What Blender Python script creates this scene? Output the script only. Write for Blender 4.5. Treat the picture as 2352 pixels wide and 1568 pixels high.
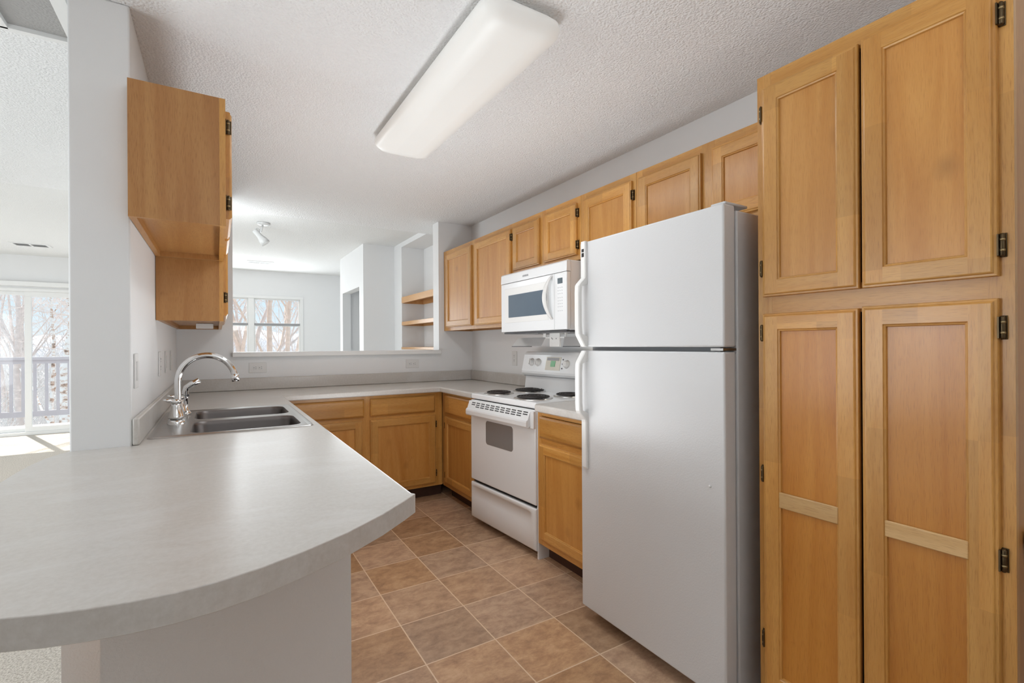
import bpy, bmesh, math, random
from mathutils import Vector, Matrix

for o in list(bpy.data.objects):
    bpy.data.objects.remove(o)
SC = bpy.context.scene
COL = SC.collection
PI = math.pi

# ------------------------------------------------------------------ camera
cam_d = bpy.data.cameras.new('camera')
cam = bpy.data.objects.new('camera', cam_d)
COL.objects.link(cam)
CAM_F, CAM_YAW, CAM_ROLL, CAM_V0, CAM_H = 1108.82, 0.548621, -0.0060716, 791.524, 1.25
cam_d.sensor_fit = 'HORIZONTAL'
cam_d.sensor_width = 36.0
cam_d.lens = 36.0 * CAM_F / 2352.0
cam_d.shift_y = (CAM_V0 - 784.0) / 2352.0
cam_d.clip_start = 0.02
cam_d.clip_end = 400
_fw = Vector((math.sin(CAM_YAW), math.cos(CAM_YAW), 0))
_rt = Vector((math.cos(CAM_YAW), -math.sin(CAM_YAW), 0))
_up = Vector((0, 0, 1))
_c, _s = math.cos(CAM_ROLL), math.sin(CAM_ROLL)
_X = _rt * _c + _up * _s
_Y = _up * _c - _rt * _s
_m = Matrix((_X, _Y, -_fw)).transposed().to_4x4()
_m.translation = Vector((0, 0, CAM_H))
cam.matrix_world = _m
SC.camera = cam

# ------------------------------------------------------------------ colour management
SC.view_settings.view_transform = 'Standard'
SC.view_settings.look = 'None'
SC.view_settings.exposure = 0.33
SC.view_settings.gamma = 1.0
SC.view_settings.use_curve_mapping = False
SC.cycles.max_bounces = 6
SC.cycles.transparent_max_bounces = 6
SC.cycles.adaptive_threshold = 0.05

# ------------------------------------------------------------------ sky
world = bpy.data.worlds.new('sky')
SC.world = world
world.use_nodes = True
_nt = world.node_tree
_nt.nodes.clear()
_o = _nt.nodes.new('ShaderNodeOutputWorld')
_b = _nt.nodes.new('ShaderNodeBackground')
_tc = _nt.nodes.new('ShaderNodeTexCoord')
_sx = _nt.nodes.new('ShaderNodeSeparateXYZ')
_cr = _nt.nodes.new('ShaderNodeValToRGB')
_cr.color_ramp.elements[0].position = 0.0
_cr.color_ramp.elements[0].color = (0.88, 0.94, 0.99, 1)
_cr.color_ramp.elements[1].position = 0.10
_cr.color_ramp.elements[1].color = (0.64, 0.84, 0.98, 1)
_nt.links.new(_tc.outputs['Generated'], _sx.inputs[0])
_nt.links.new(_sx.outputs['Z'], _cr.inputs[0])
_nt.links.new(_cr.outputs[0], _b.inputs['Color'])
_b.inputs['Strength'].default_value = 0.88
_nt.links.new(_b.outputs[0], _o.inputs[0])


def lamp(name, kind, loc, energy, color=(1, 1, 1), size=None, size_y=None, rot=None, direction=None):
    d = bpy.data.lights.new(name, kind)
    o = bpy.data.objects.new(name, d)
    COL.objects.link(o)
    o.location = loc
    d.energy = energy
    d.color = color
    if kind == 'AREA':
        d.shape = 'RECTANGLE'
        d.size = size
        d.size_y = size_y or size
    if rot:
        o.rotation_euler = rot
    if direction is not None:
        o.rotation_euler = Vector(direction).to_track_quat('-Z', 'Y').to_euler()
    return o


# sun through the balcony door
sun = lamp('sun', 'SUN', (-4, 20, 15), 5.5, (1.0, 0.97, 0.93), direction=(0.40, -1.0, -1.15))
sun.data.angle = math.radians(0.6)
# daylight entering through the balcony door and the windows
CW = (0.90, 0.96, 1.0)
lamp('daylight_side_window_near', 'AREA', (-4.52, 2.9, 1.2), 37, CW, 2.4, 1.8, direction=(1, 0, 0))
lamp('daylight_side_window_far', 'AREA', (-4.52, 6.7, 1.2), 38, CW, 3.2, 1.8, direction=(1, 0, 0))
lamp('daylight_far_window', 'AREA', (0.46, 9.42, 1.55), 32, CW, 1.6, 1.1, direction=(0, -1, 0))
# fill lamps without fixtures, added to brighten the kitchen and adjoining rooms
lamp('living_room_fill', 'POINT', (-1.7, 1.5, 1.35), 20, CW).data.shadow_soft_size = 0.2
lamp('hall_fill', 'POINT', (0.5, -1.3, 2.0), 6, CW).data.shadow_soft_size = 0.2
lamp('dining_fill', 'POINT', (0.0, 5.1, 2.0), 14, CW).data.shadow_soft_size = 0.2
# tubes of the kitchen ceiling light
lamp('kitchen_tubes', 'AREA', (0.905, 2.03, 2.312), 6.5, CW, 0.26, 1.2)
# more added fill, no fixtures: stands in for light bounced around aisle and hall
lamp('kitchen_bounce_fill', 'AREA', (0.86, 2.45, 0.80), 10.5, CW, 0.5, 1.9, direction=(0, 0, 1))
lamp('aisle_fill', 'POINT', (0.72, 2.3, 0.85), 5.5, CW).data.shadow_soft_size = 0.35
lamp('hall_bounce_fill', 'AREA', (0.5, -0.5, 1.9), 9, CW, 0.8, 0.8, direction=(0, 0.25, 1))

# ================================================================== materials
MATS = {}


def _mat(name):
    m = bpy.data.materials.new(name)
    m.use_nodes = True
    nt = m.node_tree
    bs = nt.nodes['Principled BSDF']
    return m, nt, bs


def N(nt, t, **k):
    n = nt.nodes.new(t)
    for a, v in k.items():
        setattr(n, a, v)
    return n


def plain(name, col, rough=0.5, metal=0.0, coat=0.0, spec=None, bump=None, bump_scale=200, emit=None, noise=0.0, noise_scale=8):
    m, nt, bs = _mat(name)
    bs.inputs['Base Color'].default_value = (*col, 1)
    bs.inputs['Roughness'].default_value = rough
    bs.inputs['Metallic'].default_value = metal
    bs.inputs['Coat Weight'].default_value = coat
    bs.inputs['Coat Roughness'].default_value = 0.12
    if spec is not None:
        bs.inputs['Specular IOR Level'].default_value = spec
    if emit:
        bs.inputs['Emission Color'].default_value = (*emit[0], 1)
        bs.inputs['Emission Strength'].default_value = emit[1]
    tc = N(nt, 'ShaderNodeTexCoord')
    nz = N(nt, 'ShaderNodeTexNoise')
    nz.inputs['Scale'].default_value = noise_scale
    nz.inputs['Detail'].default_value = 4
    nt.links.new(tc.outputs['Object'], nz.inputs['Vector'])
    mx = N(nt, 'ShaderNodeMix', data_type='RGBA')
    mx.inputs['A'].default_value = (*[c * (1 - noise) for c in col], 1)
    mx.inputs['B'].default_value = (*[min(1, c * (1 + noise)) for c in col], 1)
    nt.links.new(nz.outputs['Fac'], mx.inputs['Factor'])
    nt.links.new(mx.outputs['Result'], bs.inputs['Base Color'])
    if bump:
        n2 = N(nt, 'ShaderNodeTexNoise')
        n2.inputs['Scale'].default_value = bump_scale
        n2.inputs['Detail'].default_value = 3
        nt.links.new(tc.outputs['Object'], n2.inputs['Vector'])
        bp = N(nt, 'ShaderNodeBump')
        bp.inputs['Strength'].default_value = bump[0]
        bp.inputs['Distance'].default_value = bump[1]
        nt.links.new(n2.outputs['Fac'], bp.inputs['Height'])
        nt.links.new(bp.outputs[0], bs.inputs['Normal'])
    MATS[name] = m
    return m


def wood(name, light, dark, axis='Z', rough=0.33, stave=0.0, knots=0.0, coat=0.14, fine=1.0):
    """varnished wood, grain running along the given axis of the object"""
    m, nt, bs = _mat(name)
    L = nt.links
    tc = N(nt, 'ShaderNodeTexCoord')
    oi = N(nt, 'ShaderNodeObjectInfo')
    off = N(nt, 'ShaderNodeVectorMath', operation='SCALE')
    cb = N(nt, 'ShaderNodeCombineXYZ')
    for i in range(3):
        L.new(oi.outputs['Random'], cb.inputs[i])
    L.new(cb.outputs[0], off.inputs[0])
    off.inputs['Scale'].default_value = 37.0
    add = N(nt, 'ShaderNodeVectorMath', operation='ADD')
    L.new(tc.outputs['Object'], add.inputs[0])
    L.new(off.outputs[0], add.inputs[1])
    sc = {'X': (1, 14, 14), 'Y': (14, 1, 14), 'Z': (14, 14, 1)}[axis]
    m1 = N(nt, 'ShaderNodeVectorMath', operation='MULTIPLY')
    L.new(add.outputs[0], m1.inputs[0])
    m1.inputs[1].default_value = sc
    # broad figure
    n1 = N(nt, 'ShaderNodeTexNoise')
    n1.inputs['Scale'].default_value = 0.9
    n1.inputs['Detail'].default_value = 5
    n1.inputs['Roughness'].default_value = 0.55
    n1.inputs['Distortion'].default_value = 1.2
    L.new(m1.outputs[0], n1.inputs['Vector'])
    # fine pores
    m2 = N(nt, 'ShaderNodeVectorMath', operation='MULTIPLY')
    L.new(add.outputs[0], m2.inputs[0])
    m2.inputs[1].default_value = tuple(28 if s == 14 else 1.6 for s in sc)
    n2 = N(nt, 'ShaderNodeTexNoise')
    n2.inputs['Scale'].default_value = 20.0
    n2.inputs['Detail'].default_value = 3
    L.new(m2.outputs[0], n2.inputs['Vector'])
    r2 = N(nt, 'ShaderNodeMapRange')
    r2.inputs['From Min'].default_value = 0.52
    r2.inputs['From Max'].default_value = 0.72
    r2.inputs['To Min'].default_value = 0.0
    r2.inputs['To Max'].default_value = 0.50 * fine
    L.new(n2.outputs['Fac'], r2.inputs['Value'])
    r1 = N(nt, 'ShaderNodeMapRange')
    r1.inputs['From Min'].default_value = 0.34
    r1.inputs['From Max'].default_value = 0.70
    L.new(n1.outputs['Fac'], r1.inputs['Value'])
    mx = N(nt, 'ShaderNodeMix', data_type='RGBA')
    mx.inputs['A'].default_value = (*light, 1)
    mx.inputs['B'].default_value = (*dark, 1)
    L.new(r1.outputs[0], mx.inputs['Factor'])
    mx2 = N(nt, 'ShaderNodeMix', data_type='RGBA')
    L.new(r2.outputs[0], mx2.inputs['Factor'])
    L.new(mx.outputs['Result'], mx2.inputs['A'])
    mx2.inputs['B'].default_value = (dark[0] * 0.62, dark[1] * 0.52, dark[2] * 0.45, 1)
    last = mx2.outputs['Result']
    # tone of the board itself
    hs = N(nt, 'ShaderNodeHueSaturation')
    vr = N(nt, 'ShaderNodeMapRange')
    vr.inputs['To Min'].default_value = 0.90
    vr.inputs['To Max'].default_value = 1.08
    L.new(oi.outputs['Random'], vr.inputs['Value'])
    val = vr.outputs[0]
    if stave:
        m3 = N(nt, 'ShaderNodeVectorMath', operation='MULTIPLY')
        L.new(add.outputs[0], m3.inputs[0])
        m3.inputs[1].default_value = tuple(9.0 if s == 14 else 2.6 for s in sc)
        fl = N(nt, 'ShaderNodeVectorMath', operation='FLOOR')
        L.new(m3.outputs[0], fl.inputs[0])
        wn = N(nt, 'ShaderNodeTexWhiteNoise', noise_dimensions='3D')
        L.new(fl.outputs[0], wn.inputs['Vector'])
        sr = N(nt, 'ShaderNodeMapRange')
        sr.inputs['To Min'].default_value = 1 - stave
        sr.inputs['To Max'].default_value = 1 + stave
        L.new(wn.outputs['Value'], sr.inputs['Value'])
        mu = N(nt, 'ShaderNodeMath', operation='MULTIPLY')
        L.new(val, mu.inputs[0])
        L.new(sr.outputs[0], mu.inputs[1])
        val = mu.outputs[0]
    L.new(val, hs.inputs['Value'])
    L.new(last, hs.inputs['Color'])
    last = hs.outputs['Color']
    if knots:
        vo = N(nt, 'ShaderNodeTexVoronoi', feature='F1')
        vo.inputs['Scale'].default_value = 5.0
        vo.inputs['Randomness'].default_value = 1.0
        mk = N(nt, 'ShaderNodeVectorMath', operation='MULTIPLY')
        L.new(add.outputs[0], mk.inputs[0])
        mk.inputs[1].default_value = tuple(1.0 if s == 14 else 0.8 for s in sc)
        L.new(mk.outputs[0], vo.inputs['Vector'])
        kr = N(nt, 'ShaderNodeMapRange')
        kr.inputs['From Min'].default_value = 0.03
        kr.inputs['From Max'].default_value = 0.16
        kr.inputs['To Min'].default_value = knots
        kr.inputs['To Max'].default_value = 0.0
        L.new(vo.outputs['Distance'], kr.inputs['Value'])
        mk2 = N(nt, 'ShaderNodeMix', data_type='RGBA')
        L.new(kr.outputs[0], mk2.inputs['Factor'])
        L.new(last, mk2.inputs['A'])
        mk2.inputs['B'].default_value = (*[c * 0.6 for c in dark], 1)
        last = mk2.outputs['Result']
    L.new(last, bs.inputs['Base Color'])
    bs.inputs['Roughness'].default_value = rough
    bs.inputs['Coat Weight'].default_value = coat
    bs.inputs['Coat Roughness'].default_value = 0.18
    bp = N(nt, 'ShaderNodeBump')
    bp.inputs['Strength'].default_value = 0.12
    bp.inputs['Distance'].default_value = 0.001
    L.new(n2.outputs['Fac'], bp.inputs['Height'])
    L.new(bp.outputs[0], bs.inputs['Normal'])
    MATS[name] = m
    return m


HL, HD = (0.62, 0.325, 0.088), (0.50, 0.22, 0.042)
for ax in 'XYZ':
    wood('honey_' + ax, HL, HD, ax, stave=0.09)
    wood('panel_' + ax, (0.60, 0.295, 0.075), (0.48, 0.20, 0.038), ax, knots=0.45, fine=0.7)
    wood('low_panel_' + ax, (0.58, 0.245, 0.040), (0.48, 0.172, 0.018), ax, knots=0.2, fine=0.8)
    wood('veneer_' + ax, (0.52, 0.26, 0.085), (0.41, 0.175, 0.048), ax, rough=0.42, coat=0.1)
wood('bar_Y', (0.68, 0.44, 0.20), (0.58, 0.34, 0.13), 'Y')
wood('shelf_Y', (0.72, 0.42, 0.19), (0.60, 0.31, 0.11), 'Y')
plain('wall_paint', (0.83, 0.83, 0.83), 0.55, bump=(0.10, 0.002), bump_scale=260, noise=0.01)
plain('wall_paint_textured', (0.80, 0.79, 0.785), 0.6, bump=(0.35, 0.004), bump_scale=150, noise=0.01)
plain('trim_paint', (0.84, 0.84, 0.83), 0.35, noise=0.01)
plain('vinyl_white', (0.86, 0.86, 0.85), 0.35, noise=0.01)
plain('appliance_white', (0.80, 0.805, 0.81), 0.30, coat=0.2, noise=0.006)
plain('fridge_white', (0.67, 0.67, 0.675), 0.34, bump=(0.22, 0.002), bump_scale=170, noise=0.008)
plain('plastic_white', (0.80, 0.79, 0.77), 0.36, noise=0.01)
plain('almond', (0.74, 0.70, 0.60), 0.4, noise=0.01)
plain('gasket', (0.38, 0.38, 0.38), 0.6, noise=0.03)
plain('black', (0.012, 0.012, 0.013), 0.45, noise=0.1)
plain('dark_grey', (0.07, 0.07, 0.075), 0.5, noise=0.1)
plain('mid_grey', (0.33, 0.33, 0.34), 0.5, noise=0.05)
plain('print_grey', (0.42, 0.42, 0.43), 0.6, noise=0.05)
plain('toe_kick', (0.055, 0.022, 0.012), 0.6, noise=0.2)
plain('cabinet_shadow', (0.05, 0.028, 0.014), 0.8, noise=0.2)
plain('chrome', (0.80, 0.80, 0.80), 0.07, metal=1.0, noise=0.0)
plain('steel', (0.50, 0.49, 0.48), 0.30, metal=1.0, noise=0.05, noise_scale=30)
plain('steel_bowl', (0.17, 0.155, 0.15), 0.40, metal=1.0, noise=0.06, noise_scale=20)
plain('hinge_brass', (0.10, 0.068, 0.035), 0.38, metal=0.9, noise=0.3, noise_scale=40)
plain('hinge_pin', (0.36, 0.27, 0.14), 0.32, metal=0.9, noise=0.2, noise_scale=40)
plain('coil', (0.035, 0.030, 0.029), 0.5, metal=0.3, noise=0.3)
plain('drip_plate', (0.66, 0.65, 0.64), 0.35, metal=0.4, noise=0.04)
plain('drip_pan', (0.62, 0.60, 0.58), 0.18, metal=1.0, noise=0.1)
plain('microwave_glass', (0.06, 0.095, 0.135), 0.42, coat=0.0, noise=0.08)
plain('oven_glass', (0.20, 0.20, 0.20), 0.14, coat=0.5, noise=0.06, noise_scale=3)
plain('lcd_dark', (0.02, 0.045, 0.06), 0.2, noise=0.1)
plain('lcd_green', (0.02, 0.16, 0.035), 0.25, emit=((0.02, 0.25, 0.04), 0.25), noise=0.3, noise_scale=90)
plain('red_mark', (0.45, 0.02, 0.05), 0.25, coat=0.6)
plain('outlet_plastic', (0.76, 0.75, 0.735), 0.38, noise=0.01)
plain('lens', (0.9, 0.9, 0.88), 0.35, emit=((1.0, 0.985, 0.95), 0.10), noise=0.0)
plain('hood_lamp', (0.9, 0.9, 0.88), 0.35, emit=((1.0, 0.93, 0.82), 6.0), noise=0.0)
plain('spot_metal', (0.62, 0.62, 0.61), 0.35, noise=0.02)
plain('rail_paint', (0.52, 0.49, 0.53), 0.6, noise=0.08)
plain('deck_board', (0.62, 0.58, 0.55), 0.7, noise=0.12, noise_scale=4)
plain('snow', (0.88, 0.88, 0.90), 0.8, bump=(0.4, 0.1), bump_scale=3, noise=0.05, noise_scale=2)
plain('bark_brown', (0.72, 0.56, 0.47), 0.9, noise=0.3, noise_scale=9)
plain('bark_grey', (0.70, 0.60, 0.56), 0.9, noise=0.3, noise_scale=9)
plain('twig', (0.74, 0.63, 0.58), 0.9, noise=0.3, noise_scale=6)
plain('brush_twig', (0.82, 0.74, 0.72), 0.9, noise=0.3, noise_scale=3)
plain('hill', (0.74, 0.68, 0.72), 0.95, noise=0.35, noise_scale=1.5)


def ceiling_mat(name, col, strength):
    m, nt, bs = _mat(name)
    L = nt.links
    tc = N(nt, 'ShaderNodeTexCoord')
    v = N(nt, 'ShaderNodeTexVoronoi', feature='SMOOTH_F1')
    v.inputs['Scale'].default_value = 120
    v.inputs['Smoothness'].default_value = 0.6
    n = N(nt, 'ShaderNodeTexNoise')
    n.inputs['Scale'].default_value = 95
    n.inputs['Detail'].default_value = 4
    n.inputs['Distortion'].default_value = 0.6
    L.new(tc.outputs['Object'], v.inputs['Vector'])
    L.new(tc.outputs['Object'], n.inputs['Vector'])
    mu = N(nt, 'ShaderNodeMath', operation='SUBTRACT')
    L.new(n.outputs['Fac'], mu.inputs[0])
    L.new(v.outputs['Distance'], mu.inputs[1])
    bp = N(nt, 'ShaderNodeBump')
    bp.inputs['Strength'].default_value = strength
    bp.inputs['Distance'].default_value = 0.012
    L.new(mu.outputs[0], bp.inputs['Height'])
    L.new(bp.outputs[0], bs.inputs['Normal'])
    bs.inputs['Base Color'].default_value = (*col, 1)
    bs.inputs['Roughness'].default_value = 0.9
    MATS[name] = m


ceiling_mat('popcorn', (0.90, 0.90, 0.90), 0.5)
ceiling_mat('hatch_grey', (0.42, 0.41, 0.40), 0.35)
ceiling_mat('popcorn_soft', (0.84, 0.84, 0.83), 0.35)


def tile_mat():
    m, nt, bs = _mat('vinyl_tile')
    L = nt.links
    geo = N(nt, 'ShaderNodeNewGeometry')
    mp = N(nt, 'ShaderNodeVectorMath', operation='SUBTRACT')
    mp.inputs[1].default_value = (0.693, 1.481, 0)
    L.new(geo.outputs['Position'], mp.inputs[0])
    dv = N(nt, 'ShaderNodeVectorMath', operation='MULTIPLY')
    dv.inputs[1].default_value = (1 / 0.3095, 1 / 0.3105, 1)
    L.new(mp.outputs[0], dv.inputs[0])
    fl = N(nt, 'ShaderNodeVectorMath', operation='FLOOR')
    L.new(dv.outputs[0], fl.inputs[0])
    fr = N(nt, 'ShaderNodeVectorMath', operation='FRACTION')
    L.new(dv.outputs[0], fr.inputs[0])
    wn = N(nt, 'ShaderNodeTexWhiteNoise', noise_dimensions='2D')
    L.new(fl.outputs[0], wn.inputs['Vector'])
    # slate-like clouds, shifted for every tile
    sh = N(nt, 'ShaderNodeVectorMath', operation='SCALE')
    sh.inputs['Scale'].default_value = 23.0
    L.new(wn.outputs['Color'], sh.inputs[0])
    ad = N(nt, 'ShaderNodeVectorMath', operation='ADD')
    L.new(geo.outputs['Position'], ad.inputs[0])
    L.new(sh.outputs[0], ad.inputs[1])
    st = N(nt, 'ShaderNodeVectorMath', operation='MULTIPLY')
    st.inputs[1].default_value = (1.0, 1.6, 1.0)
    L.new(ad.outputs[0], st.inputs[0])
    n1 = N(nt, 'ShaderNodeTexNoise')
    n1.inputs['Scale'].default_value = 11
    n1.inputs['Detail'].default_value = 12
    n1.inputs['Roughness'].default_value = 0.76
    n1.inputs['Distortion'].default_value = 0.25
    L.new(st.outputs[0], n1.inputs['Vector'])
    cr = N(nt, 'ShaderNodeValToRGB')
    e = cr.color_ramp.elements
    e[0].position = 0.28
    e[0].color = (0.25, 0.145, 0.085, 1)
    e[1].position = 0.74
    e[1].color = (0.62, 0.42, 0.27, 1)
    k = e.new(0.45)
    k.color = (0.41, 0.245, 0.145, 1)
    k = e.new(0.56)
    k.color = (0.51, 0.32, 0.19, 1)
    L.new(n1.outputs['Fac'], cr.inputs[0])
    hs = N(nt, 'ShaderNodeHueSaturation')
    vr = N(nt, 'ShaderNodeMapRange')
    vr.inputs['To Min'].default_value = 0.80
    vr.inputs['To Max'].default_value = 1.12
    L.new(wn.outputs['Value'], vr.inputs['Value'])
    L.new(vr.outputs[0], hs.inputs['Value'])
    sr = N(nt, 'ShaderNodeSeparateXYZ')
    L.new(wn.outputs['Color'], sr.inputs[0])
    s2 = N(nt, 'ShaderNodeMapRange')
    s2.inputs['To Min'].default_value = 0.88
    s2.inputs['To Max'].default_value = 1.12
    L.new(sr.outputs['Y'], s2.inputs['Value'])
    L.new(s2.outputs[0], hs.inputs['Saturation'])
    L.new(cr.outputs[0], hs.inputs['Color'])
    sp = N(nt, 'ShaderNodeSeparateXYZ')
    L.new(fr.outputs[0], sp.inputs[0])

    def edge(sock):
        a = N(nt, 'ShaderNodeMath', operation='SUBTRACT')
        a.inputs[1].default_value = 0.5
        L.new(sock, a.inputs[0])
        b = N(nt, 'ShaderNodeMath', operation='ABSOLUTE')
        L.new(a.outputs[0], b.inputs[0])
        return b.outputs[0]
    mxm = N(nt, 'ShaderNodeMath', operation='MAXIMUM')
    L.new(edge(sp.outputs['X']), mxm.inputs[0])
    L.new(edge(sp.outputs['Y']), mxm.inputs[1])
    g = N(nt, 'ShaderNodeMapRange')
    g.inputs['From Min'].default_value = 0.4895
    g.inputs['From Max'].default_value = 0.4935
    L.new(mxm.outputs[0], g.inputs['Value'])
    mx = N(nt, 'ShaderNodeMix', data_type='RGBA')
    L.new(g.outputs[0], mx.inputs['Factor'])
    L.new(hs.outputs[0], mx.inputs['A'])
    mx.inputs['B'].default_value = (0.72, 0.54, 0.38, 1)
    L.new(mx.outputs['Result'], bs.inputs['Base Color'])
    bs.inputs['Roughness'].default_value = 0.42
    bp = N(nt, 'ShaderNodeBump')
    bp.inputs['Strength'].default_value = 0.25
    bp.inputs['Distance'].default_value = 0.003
    L.new(n1.outputs['Fac'], bp.inputs['Height'])
    L.new(bp.outputs[0], bs.inputs['Normal'])
    MATS['vinyl_tile'] = m


tile_mat()


def carpet_mat():
    m, nt, bs = _mat('carpet')
    L = nt.links
    tc = N(nt, 'ShaderNodeTexCoord')
    n = N(nt, 'ShaderNodeTexNoise')
    n.inputs['Scale'].default_value = 130
    n.inputs['Detail'].default_value = 4
    L.new(tc.outputs['Object'], n.inputs['Vector'])
    cr = N(nt, 'ShaderNodeValToRGB')
    cr.color_ramp.elements[0].position = 0.3
    cr.color_ramp.elements[0].color = (0.40, 0.34, 0.28, 1)
    cr.color_ramp.elements[1].position = 0.6
    cr.color_ramp.elements[1].color = (0.74, 0.67, 0.59, 1)
    L.new(n.outputs['Fac'], cr.inputs[0])
    L.new(cr.outputs[0], bs.inputs['Base Color'])
    bs.inputs['Roughness'].default_value = 1.0
    bp = N(nt, 'ShaderNodeBump')
    bp.inputs['Strength'].default_value = 0.8
    bp.inputs['Distance'].default_value = 0.01
    L.new(n.outputs['Fac'], bp.inputs['Height'])
    L.new(bp.outputs[0], bs.inputs['Normal'])
    MATS['carpet'] = m


carpet_mat()


def laminate_mat():
    """grey-beige laminate with a fine mottle and faint wiping streaks in its gloss"""
    m, nt, bs = _mat('laminate')
    L = nt.links
    tc = N(nt, 'ShaderNodeTexCoord')
    n = N(nt, 'ShaderNodeTexNoise')
    n.inputs['Scale'].default_value = 85
    n.inputs['Detail'].default_value = 6
    n.inputs['Roughness'].default_value = 0.7
    L.new(tc.outputs['Object'], n.inputs['Vector'])
    cr = N(nt, 'ShaderNodeValToRGB')
    cr.color_ramp.elements[0].position = 0.3
    cr.color_ramp.elements[0].color = (0.55, 0.515, 0.475, 1)
    cr.color_ramp.elements[1].position = 0.7
    cr.color_ramp.elements[1].color = (0.63, 0.60, 0.565, 1)
    L.new(n.outputs['Fac'], cr.inputs[0])
    # wiping streaks
    n2 = N(nt, 'ShaderNodeTexNoise')
    n2.inputs['Scale'].default_value = 2.6
    n2.inputs['Detail'].default_value = 3
    n2.inputs['Distortion'].default_value = 0.8
    st = N(nt, 'ShaderNodeVectorMath', operation='MULTIPLY')
    st.inputs[1].default_value = (1.0, 3.4, 1.0)
    L.new(tc.outputs['Object'], st.inputs[0])
    L.new(st.outputs[0], n2.inputs['Vector'])
    r = N(nt, 'ShaderNodeMapRange')
    r.inputs['From Min'].default_value = 0.35
    r.inputs['From Max'].default_value = 0.65
    r.inputs['To Min'].default_value = 0.275
    r.inputs['To Max'].default_value = 0.285
    L.new(n2.outputs['Fac'], r.inputs['Value'])
    L.new(r.outputs[0], bs.inputs['Roughness'])
    # dried cleaning smears
    n3 = N(nt, 'ShaderNodeTexNoise')
    n3.inputs['Scale'].default_value = 3.2
    n3.inputs['Detail'].default_value = 5
    n3.inputs['Distortion'].default_value = 1.4
    s3 = N(nt, 'ShaderNodeVectorMath', operation='MULTIPLY')
    s3.inputs[1].default_value = (1.0, 2.2, 1.0)
    L.new(tc.outputs['Object'], s3.inputs[0])
    L.new(s3.outputs[0], n3.inputs['Vector'])
    r3 = N(nt, 'ShaderNodeMapRange')
    r3.inputs['From Min'].default_value = 0.50
    r3.inputs['From Max'].default_value = 0.68
    r3.inputs['To Max'].default_value = 0.22
    L.new(n3.outputs['Fac'], r3.inputs['Value'])
    m3 = N(nt, 'ShaderNodeMix', data_type='RGBA')
    L.new(r3.outputs[0], m3.inputs['Factor'])
    L.new(cr.outputs[0], m3.inputs['A'])
    m3.inputs['B'].default_value = (0.78, 0.78, 0.78, 1)
    L.new(m3.outputs['Result'], bs.inputs['Base Color'])
    bs.inputs['Coat Weight'].default_value = 0.05
    bs.inputs['Coat Roughness'].default_value = 0.2
    MATS['laminate'] = m


laminate_mat()


def glass_mat():
    m, nt, bs = _mat('window_glass')
    L = nt.links
    nt.nodes.remove(bs)
    out = nt.nodes['Material Output']
    tr = N(nt, 'ShaderNodeBsdfTransparent')
    tr.inputs[0].default_value = (0.97, 0.98, 0.98, 1)
    gl = N(nt, 'ShaderNodeBsdfGlossy')
    gl.inputs['Roughness'].default_value = 0.02
    lw = N(nt, 'ShaderNodeLayerWeight')
    lw.inputs['Blend'].default_value = 0.5
    pw = N(nt, 'ShaderNodeMath', operation='POWER')
    pw.inputs[1].default_value = 4.0
    L.new(lw.outputs['Facing'], pw.inputs[0])
    fz = N(nt, 'ShaderNodeMapRange')
    fz.inputs['To Min'].default_value = 0.025
    fz.inputs['To Max'].default_value = 0.6
    L.new(pw.outputs[0], fz.inputs['Value'])
    mx = N(nt, 'ShaderNodeMixShader')
    L.new(fz.outputs[0], mx.inputs[0])
    L.new(tr.outputs[0], mx.inputs[1])
    L.new(gl.outputs[0], mx.inputs[2])
    L.new(mx.outputs[0], out.inputs[0])
    MATS['window_glass'] = m


glass_mat()


def birch_mat():
    m, nt, bs = _mat('birch_bark')
    L = nt.links
    tc = N(nt, 'ShaderNodeTexCoord')
    st = N(nt, 'ShaderNodeVectorMath', operation='MULTIPLY')
    st.inputs[1].default_value = (4, 4, 9)
    L.new(tc.outputs['Object'], st.inputs[0])
    n = N(nt, 'ShaderNodeTexNoise')
    n.inputs['Scale'].default_value = 1.6
    n.inputs['Detail'].default_value = 6
    n.inputs['Roughness'].default_value = 0.7
    L.new(st.outputs[0], n.inputs['Vector'])
    cr = N(nt, 'ShaderNodeValToRGB')
    e = cr.color_ramp.elements
    e[0].position = 0.36
    e[0].color = (0.22, 0.16, 0.13, 1)
    e[1].position = 0.52
    e[1].color = (0.86, 0.82, 0.79, 1)
    k = e.new(0.43)
    k.color = (0.62, 0.42, 0.32, 1)
    L.new(n.outputs['Fac'], cr.inputs[0])
    L.new(cr.outputs[0], bs.inputs['Base Color'])
    bs.inputs['Roughness'].default_value = 0.85
    MATS['birch_bark'] = m


birch_mat()

# ================================================================== mesh helpers


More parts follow.
